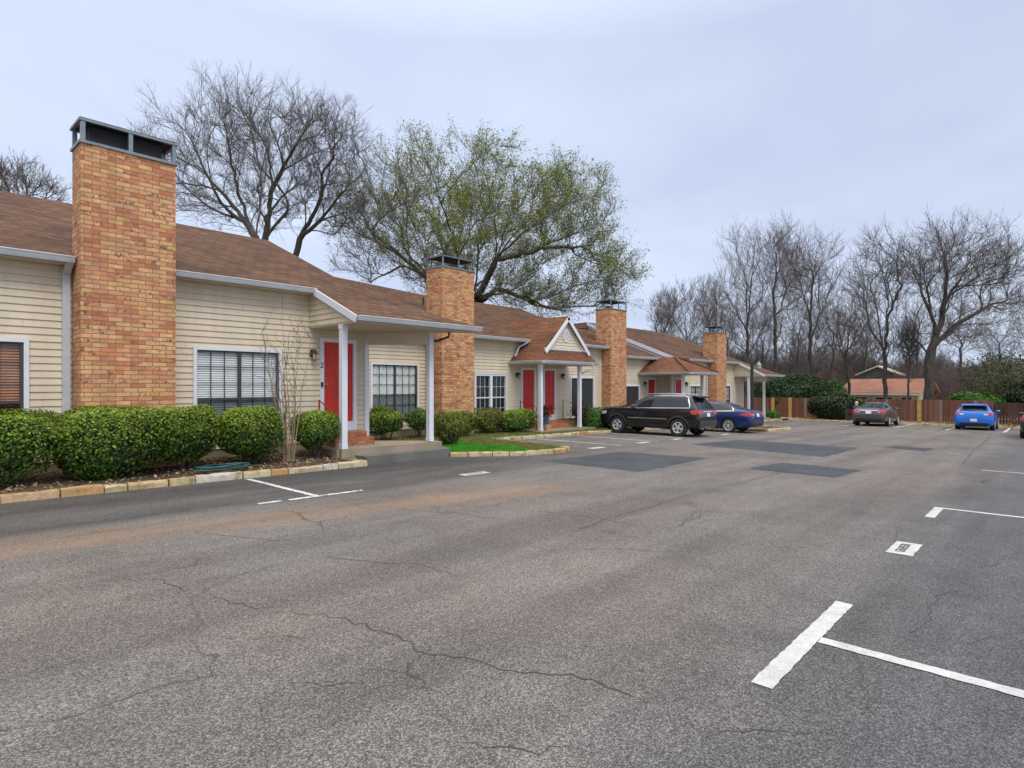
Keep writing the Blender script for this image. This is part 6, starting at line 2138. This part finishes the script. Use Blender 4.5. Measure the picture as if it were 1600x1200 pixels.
def build_hatch():
    R_ = [(.0, .38, .62, .66, .74, .70, .6), (.04, .30, .84, .88, .84, .78, .7), (.1, .26, .97, 1.03, .875, .82, .73), (.2, .22, 1.0, 1.14, .878, .825, .70, .06), (.42, .2, 1.0, 1.34, .878, .83, .63, .03), (.7, .18, .99, 1.43, .878, .83, .60), (1.2, .17, .97, 1.47, .878, .83, .585), (1.9, .17, .955, 1.465, .878, .83, .575), (2.4, .17, .945, 1.40, .878, .825, .58),
          (2.85, .17, .935, 1.19, .878, .82, .6), (3.2, .17, .93, 1.02, .876, .815, .66), (3.7, .2, .89, .96, .865, .79, .66), (4.15, .22, .79, .86, .83, .72, .6), (4.38, .27, .68, .73, .76, .64, .5), (4.46, .34, .56, .6, .64, .52, .4)]
    c = Car('hatchback_car', 'bright blue hatchback seen from behind at brown fence', 'parked cars', R_, (.82, 3.46), .325, .87, 'paint_blue', .045, (41.15+2.23, 3.1, 0), rad(0), 4.46)
    for sg in (1, -1):
        c.side('side_window', [(1.75, .99, 1.385), (2.1, .985, 1.37), (2.4, .98, 1.3), (2.7, .97, 1.13), (2.9, .965, 1.0)], 'carglass', sg)
        c.side('side_window', [(.72, 1.08, 1.18), (.9, 1.02, 1.32), (1.2, 1.01, 1.375), (1.68, 1.0, 1.39)], 'carglass', sg)
        c.side('taillight', [(.08, .82, .98), (.2, .82, 1.0), (.36, .88, .99), (.46, .93, .98)], 'redlens', sg, off=.01)
        c.side('headlight', [(3.95, .72, .82), (4.15, .68, .77), (4.3, .64, .71)], 'clearlens', sg)
        for x in (1.05, 1.95):
            c.handle(x, .87, sg, 'paint_blue')
        for x in (.98, 1.72, 2.9):
            c.seam(x, .32, .94, sg)
        c.mirror(2.68, .99, sg, 'paint_blue')
    for sg in (1, -1):
        a, b = sorted((sg*.44, sg*.62)); a2, b2 = sorted((sg*.62, sg*.83))
        c.end('taillight', [(.86, a2, b2), (.92, a2, b2), (.99, a2, b2)], 'redlens', off=.012)
        c.end('reversing_light', [(.84, a, b), (.88, a, b), (.92, a, b)], 'clearlens', off=.012)
    c.end('rear_window', [(1.05, -.62, .62), (1.12, -.64, .64), (1.22, -.6, .6), (1.31, -.55, .55)], 'carglass', off=.012)
    c.end('wiper', [(1.07, -.02, .4), (1.085, -.02, .4)], 'cap', off=.025)
    c.end('rear_diffuser', [(.28, -.6, .6), (.36, -.66, .66), (.42, -.6, .6)], 'plastic', off=.01)
    c.end('plate_recess', [(.5, -.3, .3), (.64, -.3, .3)], 'paint_blue', off=.006)
    c.end('windscreen', [(1.04, -.68, .68), (1.2, -.62, .62), (1.36, -.54, .54)], 'carglass', front=True, off=.01)
    c.end('grille', [(.42, -.4, .4), (.56, -.42, .42)], 'plastic', front=True, off=.012)
    c.end('boot_seam', [(.7, -.6, .6), (.712, -.6, .6)], 'cap', off=.004)
    licence(c, .56)
    sp = MB()
    sp.slab([(c.X(.26), -.55, 1.40), (c.X(.62), -.58, 1.445), (c.X(.62), .58, 1.445), (c.X(.26), .55, 1.40)], .045)
    sp.build('spoiler', M['paint_blue'], c.root)
    bg = MB()
    bg.lathe([(0, .01), (.05, .01), (.055, 0)], 20, Matrix.Translation((c.X(.075), 0, .93)) @ Matrix.Rotation(rad(-90), 4, 'Y'))
    bg.build('badge', M['chrome'], c.root)
    c.wheels(10, False, .68)
    c.place()

build_suv()
sedan('sedan_car', 'dark blue sedan parked beside the black sport utility car', 'paint_navy', (28.05, 11.1-1.06+2.425, 0), rad(90))
sedan('sedan_car', 'dark grey sedan at back fence with its driver door open', 'paint_grey', (40.7+2.425, 8.08, 0), 0., door_open=True)
build_hatch()
sedan('sedan_car', 'dark car cut off by right edge of photo', 'paint_green', (33.9+2.425, .05, 0), 0.)

# ================================================================ person by the open car door
def build_person():
    x, y = 43.0, 9.25
    g = gz(x)
    root = thing('person', 'fair haired person in dark jacket stooping behind open door of grey sedan', 'person', (x, y, g))
    J = [(0, 0, .80), (.05, 0, 1.0), (.2, 0, 1.13), (.24, 0, 1.2), (.29, 0, 1.3), (.31, 0, 1.38),
         (0, .1, .78), (.03, .11, .44), (-.02, .11, .08), (.14, .12, .04), (0, -.1, .78), (.05, -.11, .44), (-.02, -.11, .08), (.14, -.12, .04),
         (.19, .17, 1.12), (.26, .21, .87), (.4, .15, .68), (.47, .13, .61), (.19, -.17, 1.12), (.3, -.24, .9), (.46, -.3, .8), (.53, -.31, .76)]
    E = [(0, 1), (1, 2), (2, 3), (3, 4), (4, 5), (0, 6), (6, 7), (7, 8), (8, 9), (0, 10), (10, 11), (11, 12), (12, 13), (2, 14), (14, 15), (15, 16), (16, 17), (2, 18), (18, 19), (19, 20), (20, 21)]
    Rd = [.14, .13, .13, .06, .095, .085, .095, .065, .045, .035, .095, .065, .045, .035, .065, .045, .035, .03, .065, .045, .035, .03]
    me = bpy.data.meshes.new('body')
    me.from_pydata([(x+a, y+b, g+c) for a, b, c in J], E, [])
    o = bpy.data.objects.new('body', me); COL.objects.link(o)
    md = o.modifiers.new('k', 'SKIN')
    for i, v in enumerate(me.skin_vertices[0].data):
        v.radius = (Rd[i], Rd[i]); v.use_root = i == 0
    ms = o.modifiers.new('s', 'SUBSURF'); ms.levels = 2
    bpy.context.view_layer.update()
    nm = bpy.data.meshes.new_from_object(o.evaluated_get(bpy.context.evaluated_depsgraph_get()))
    bpy.data.objects.remove(o)
    nm.materials.clear()
    mi = []
    for p in nm.polygons:
        c = p.center
        z = c.z-g
        mi.append(0 if z > 1.215 or (c.x-x > .38 and z < .85) else (1 if z > .8 else 2))
    ob = finish(nm, 'body', [M['skin'], M['cloth'], M['jeans']], root, 180, mi)
    h = MB()
    h.lathe([(0, .115), (.05, .108), (.09, .07), (.107, .0), (.1, -.06), (.06, -.09)], 16, Matrix.Translation((x+.275, y, g+1.36)) @ Matrix.Rotation(rad(-15), 4, 'Y'))
    h.build('hair', M['hair'], root, 60)
    f = MB()
    for k in range(4):
        for sg in (1, -1):
            bx, by, bz = (.5, .13, .6) if sg > 0 else (.56, -.31, .75)
            f.tube([(x+bx, y+by+(k-1.5)*.018, g+bz), (x+bx+.035, y+by+(k-1.5)*.02, g+bz-.035), (x+bx+.04, y+by+(k-1.5)*.02, g+bz-.06-.005*k)], [.009, .008, .006], 6)
    f.build('fingers', M['skin'], root, 60)
build_person()

# ================================================================ fence, lamp post, the house beyond
def build_fence():
    U = 48.2
    rr = random.Random(8)
    f = thing('board_fence', 'brown board fence with yellow posts along back of parking lot', 'fence', (U, 8, gz(U)))
    b = MB()
    top = .735
    def boards(y0, y1, mb, top, w=.14, gap=.004, u=U):
        y = y0
        while y < y1:
            e = min(y+w, y1)
            t = top+rr.uniform(-.012, .012)
            x = u+rr.uniform(-.006, .006)
            mb.add([(x, y+gap, gz(u)-.05), (x, e-gap, gz(u)-.05), (x, e-gap, t), (x, y+gap, t), (x+.02, y+gap, gz(u)-.05), (x+.02, e-gap, gz(u)-.05), (x+.02, e-gap, t), (x+.02, y+gap, t)],
                   [(3, 2, 1, 0), (4, 5, 6, 7), (0, 1, 5, 4), (1, 2, 6, 5), (2, 3, 7, 6), (3, 0, 4, 7)])
            y = e
    boards(2.62, 22, b, top)
    b.build('board_panel', M['fence'], f)
    r = MB()
    for z in (gz(U)+.35, gz(U)+1.3):
        r.box(U+.03, U+.07, 2.62, 22, z-.045, z+.045)
    r.build('rail', M['fence'], f)
    for px in (1235, 1436.5, 1208, 1620):
        dx, dy, _ = ray(px, 602)
        y = U*dy/dx
        if y < 2.7:
            continue
        p = MB()
        p.box(U-.12, U-.02, y-.11, y+.11, gz(U)-.05, top+.015)
        p.build('fence_post', M['fencepost'], f)
    d = thing('slat_fence', 'darker brown slat fence with light gaps at right edge', 'fence', (U, -4, gz(U)))
    q = MB()
    boards(-22, 2.58, q, .60, .145, .009, U+.02)
    q.build('slat_panel', M['fence_dark'], d)
    r = MB()
    for z in (gz(U)+.35, gz(U)+1.2):
        r.box(U+.05, U+.09, -22, 2.58, z-.045, z+.045)
    r.build('rail', M['fence_dark'], d)

def build_lamp():
    x, y = 38.0, 14.0
    z = gz(x)
    L = thing('lamp_post', 'dark square lamp post with pale dusk lamp beside far porch', 'street lamp', (x, y, z))
    p = MB()
    p.box(x-.075, x+.075, y-.075, y+.075, z-.1, 3.12)
    p.box(x-.13, x+.13, y-.13, y+.13, z, z+.16)
    p.build('post', M['plastic'], L)
    a = MB()
    a.tube([(x, y-.05, 2.98), (x+.12, y-.22, 3.02), (x+.2, y-.32, 2.98)], .025, 8)
    a.build('arm', M['plastic'], L)
    h = MB()
    T = Matrix.Translation((x+.22, y-.34, 2.9))
    h.lathe([(0, .38), (.03, .375), (.04, .3), (.06, .24), (.17, .15), (.19, .05), (.15, .03)], 20, T)
    hd = h.build('lamp_head', M['galv'], L, 40)
    MB().lathe([(.16, .04), (.15, -.12), (.1, -.17), (0, -.18)], 20, T).build('lamp_globe', M['lampglass'], hd, 40)

def build_beyond():
    h = thing('bungalow', 'low pale house with red roof behind the brown fence', 'house', (62, 10, -1.3))
    x0, x1, y0, y1 = 60, 68, 8.25, 13.6
    w = MB()
    w.box(x0, x1, y0, y1, -1.4, 1.05)
    w.build('wall', M['housewall'], h)
    r = MB()
    xm = (x0+x1)/2
    r.slab([(x0-.6, y0-.6, 1.05), (xm, y0-.6, 2.3), (xm, y1+.6, 2.3), (x0-.6, y1+.6, 1.05)], .12); r.slab([(xm, y0-.6, 2.298), (x1+.6, y0-.6, 1.05), (x1+.6, y1+.6, 1.05), (xm, y1+.6, 2.298)], .12)
    r.build('roof', M['rooftile'], h)
    f = MB()
    f.box(x0-.66, x0-.61, y0-.6, y1+.6, .84, 1.02)
    f.build('fascia', M['soffit'], h)
    for a, b in ((11.9, 13.2), (10.0, 11.4), (8.6, 9.5)):
        m = MB()
        m.box(x0-.05, x0-.005, a, b, -.3, .72)
        wi = m.build('window', M['trim'], h)
        g = MB()
        g.box(x0-.06, x0-.052, a+.08, (a+b)/2-.03, -.22, .64); g.box(x0-.06, x0-.052, (a+b)/2+.03, b-.08, -.22, .64)
        g.build('pane', M['carglass'], wi)
    g = thing('distant_house', 'grey gabled house top far behind the red roof', 'house', (80, 14.5, -1.3))
    w = MB()
    cx, cy = 78., 14.5
    w.box(cx, cx+3, cy-1.8, cy+1.8, -1.4, 3.0)
    w.poly([(cx-.001, cy-1.8, 3.0), (cx-.001, cy+1.8, 3.0), (cx-.001, cy, 3.75)][::-1])
    w.build('wall', M['greyroof'], g)
    r = MB()
    r.slab([(cx-.5, cy-2.2, 2.95), (cx+3.3, cy-2.2, 2.95), (cx+3.3, cy, 3.95), (cx-.5, cy, 3.95)], .15); r.slab([(cx-.5, cy, 3.948), (cx+3.3, cy, 3.948), (cx+3.3, cy+2.2, 2.95), (cx-.5, cy+2.2, 2.95)], .15)
    r.build('roof', M['soffit'], g)

build_fence(); build_lamp(); build_beyond()
# ================================================================ daylight and camera
def build_world():
    w = bpy.data.worlds.new('World')
    S.world = w
    w.use_nodes = True
    t = w.node_tree
    bg = t.nodes['Background']
    bg.inputs[1].default_value = .1
    def N(typ, ins=None, **at):
        nd = t.nodes.new(typ)
        for k, v in at.items(): setattr(nd, k, v)
        for k, v in (ins or {}).items():
            if isinstance(v, bpy.types.NodeSocket): t.links.new(v, nd.inputs[k])
            else: nd.inputs[k].default_value = v
        return nd
    sky = N('ShaderNodeTexSky', sky_type='NISHITA', sun_disc=False, sun_elevation=SUN_EL, sun_rotation=SUN_ROT)
    co = N('ShaderNodeTexCoord').outputs['Generated']
    sep = N('ShaderNodeSeparateXYZ', {0: co}).outputs
    z = N('ShaderNodeMath', {0: sep[2], 1: 0.}, operation='MAXIMUM').outputs[0]
    # overcast deck: flatten directions on to a cloud sheet
    dz = N('ShaderNodeMath', {0: z, 1: .22}, operation='ADD').outputs[0]
    px = N('ShaderNodeMath', {0: sep[0], 1: dz}, operation='DIVIDE').outputs[0]
    py = N('ShaderNodeMath', {0: sep[1], 1: dz}, operation='DIVIDE').outputs[0]
    v = N('ShaderNodeCombineXYZ', {0: px, 1: py}).outputs[0]
    n = N('ShaderNodeTexNoise', {'Vector': v, 'Scale': .55, 'Detail': 5., 'Roughness': .5, 'Distortion': .4}).outputs[0]
    n2 = N('ShaderNodeTexNoise', {'Vector': v, 'Scale': 1.7, 'Detail': 6., 'Roughness': .55}).outputs[0]
    nn = N('ShaderNodeMath', {0: n2, 1: .35, 2: n}, operation='MULTIPLY_ADD').outputs[0]
    r = N('ShaderNodeValToRGB', {0: nn})
    e = r.color_ramp.elements
    e[0].position, e[0].color = .52, (5.5, 6.3, 8.3, 1)
    e[1].position, e[1].color = .82, (7.0, 8.0, 9.9, 1)
    # overcast skies are brighter overhead
    zg = N('ShaderNodeMapRange', {'Value': z, 'From Min': .5, 'From Max': 1., 'To Min': 1., 'To Max': ZEN}).outputs[0]
    # heavier cloud towards the far right
    dr = N('ShaderNodeVectorMath', {0: co, 1: (.95, -.2, .25)}, operation='DOT_PRODUCT').outputs['Value']
    hv = N('ShaderNodeMapRange', {'Value': dr, 'From Min': .55, 'From Max': 1.05, 'To Min': 1.02, 'To Max': .92}).outputs[0]
    k = N('ShaderNodeMath', {0: zg, 1: hv}, operation='MULTIPLY').outputs[0]
    wz = N('ShaderNodeMapRange', {'Value': z, 'From Min': .5, 'From Max': .85}).outputs[0]
    cw = N('ShaderNodeMixRGB', {'Fac': wz, 'Color1': r.outputs[0], 'Color2': (7.6, 7.3, 6.9, 1)}).outputs[0]
    cl = N('ShaderNodeVectorMath', {0: cw, 1: k}, operation='MULTIPLY').outputs[0]
    mx = N('ShaderNodeMixRGB', {'Fac': .93, 'Color1': sky.outputs[0], 'Color2': cl}).outputs[0]
    t.links.new(mx, bg.inputs[0])

SUN_AZ = rad(250)          # compass direction of the sun in x/y, counter-clockwise from +x
SUN_EL = rad(52)
SUN_ROT = rad(90)-SUN_AZ
ZEN = 3.1
build_world()
ld = bpy.data.lights.new('sun', 'SUN')
ld.energy = 1.5
ld.angle = rad(25)
ld.color = (1., .965, .91)
lo = bpy.data.objects.new('sun', ld)
COL.objects.link(lo)
lo.location = (0, 0, 40)
sd = Vector((math.cos(SUN_AZ)*math.cos(SUN_EL), math.sin(SUN_AZ)*math.cos(SUN_EL), math.sin(SUN_EL)))
lo.rotation_euler = sd.to_track_quat('Z', 'Y').to_euler()

cd = bpy.data.cameras.new('camera')
cd.sensor_width = 36.
cd.lens = 36.*F/1600.
cd.shift_y = (CY-600)/1600.
cd.clip_start = .05
cd.clip_end = 2000.
cam = bpy.data.objects.new('camera', cd)
COL.objects.link(cam)
cam.location = (0, 0, HC)
cam.rotation_euler = (rad(90), 0, YAW-rad(90))
S.camera = cam
S.view_settings.view_transform = 'Standard'
S.view_settings.look = 'None'
S.view_settings.exposure = .17
S.view_settings.gamma = 1.
S.cycles.max_bounces = 8
S.cycles.transparent_max_bounces = 16
S.cycles.use_denoising = True
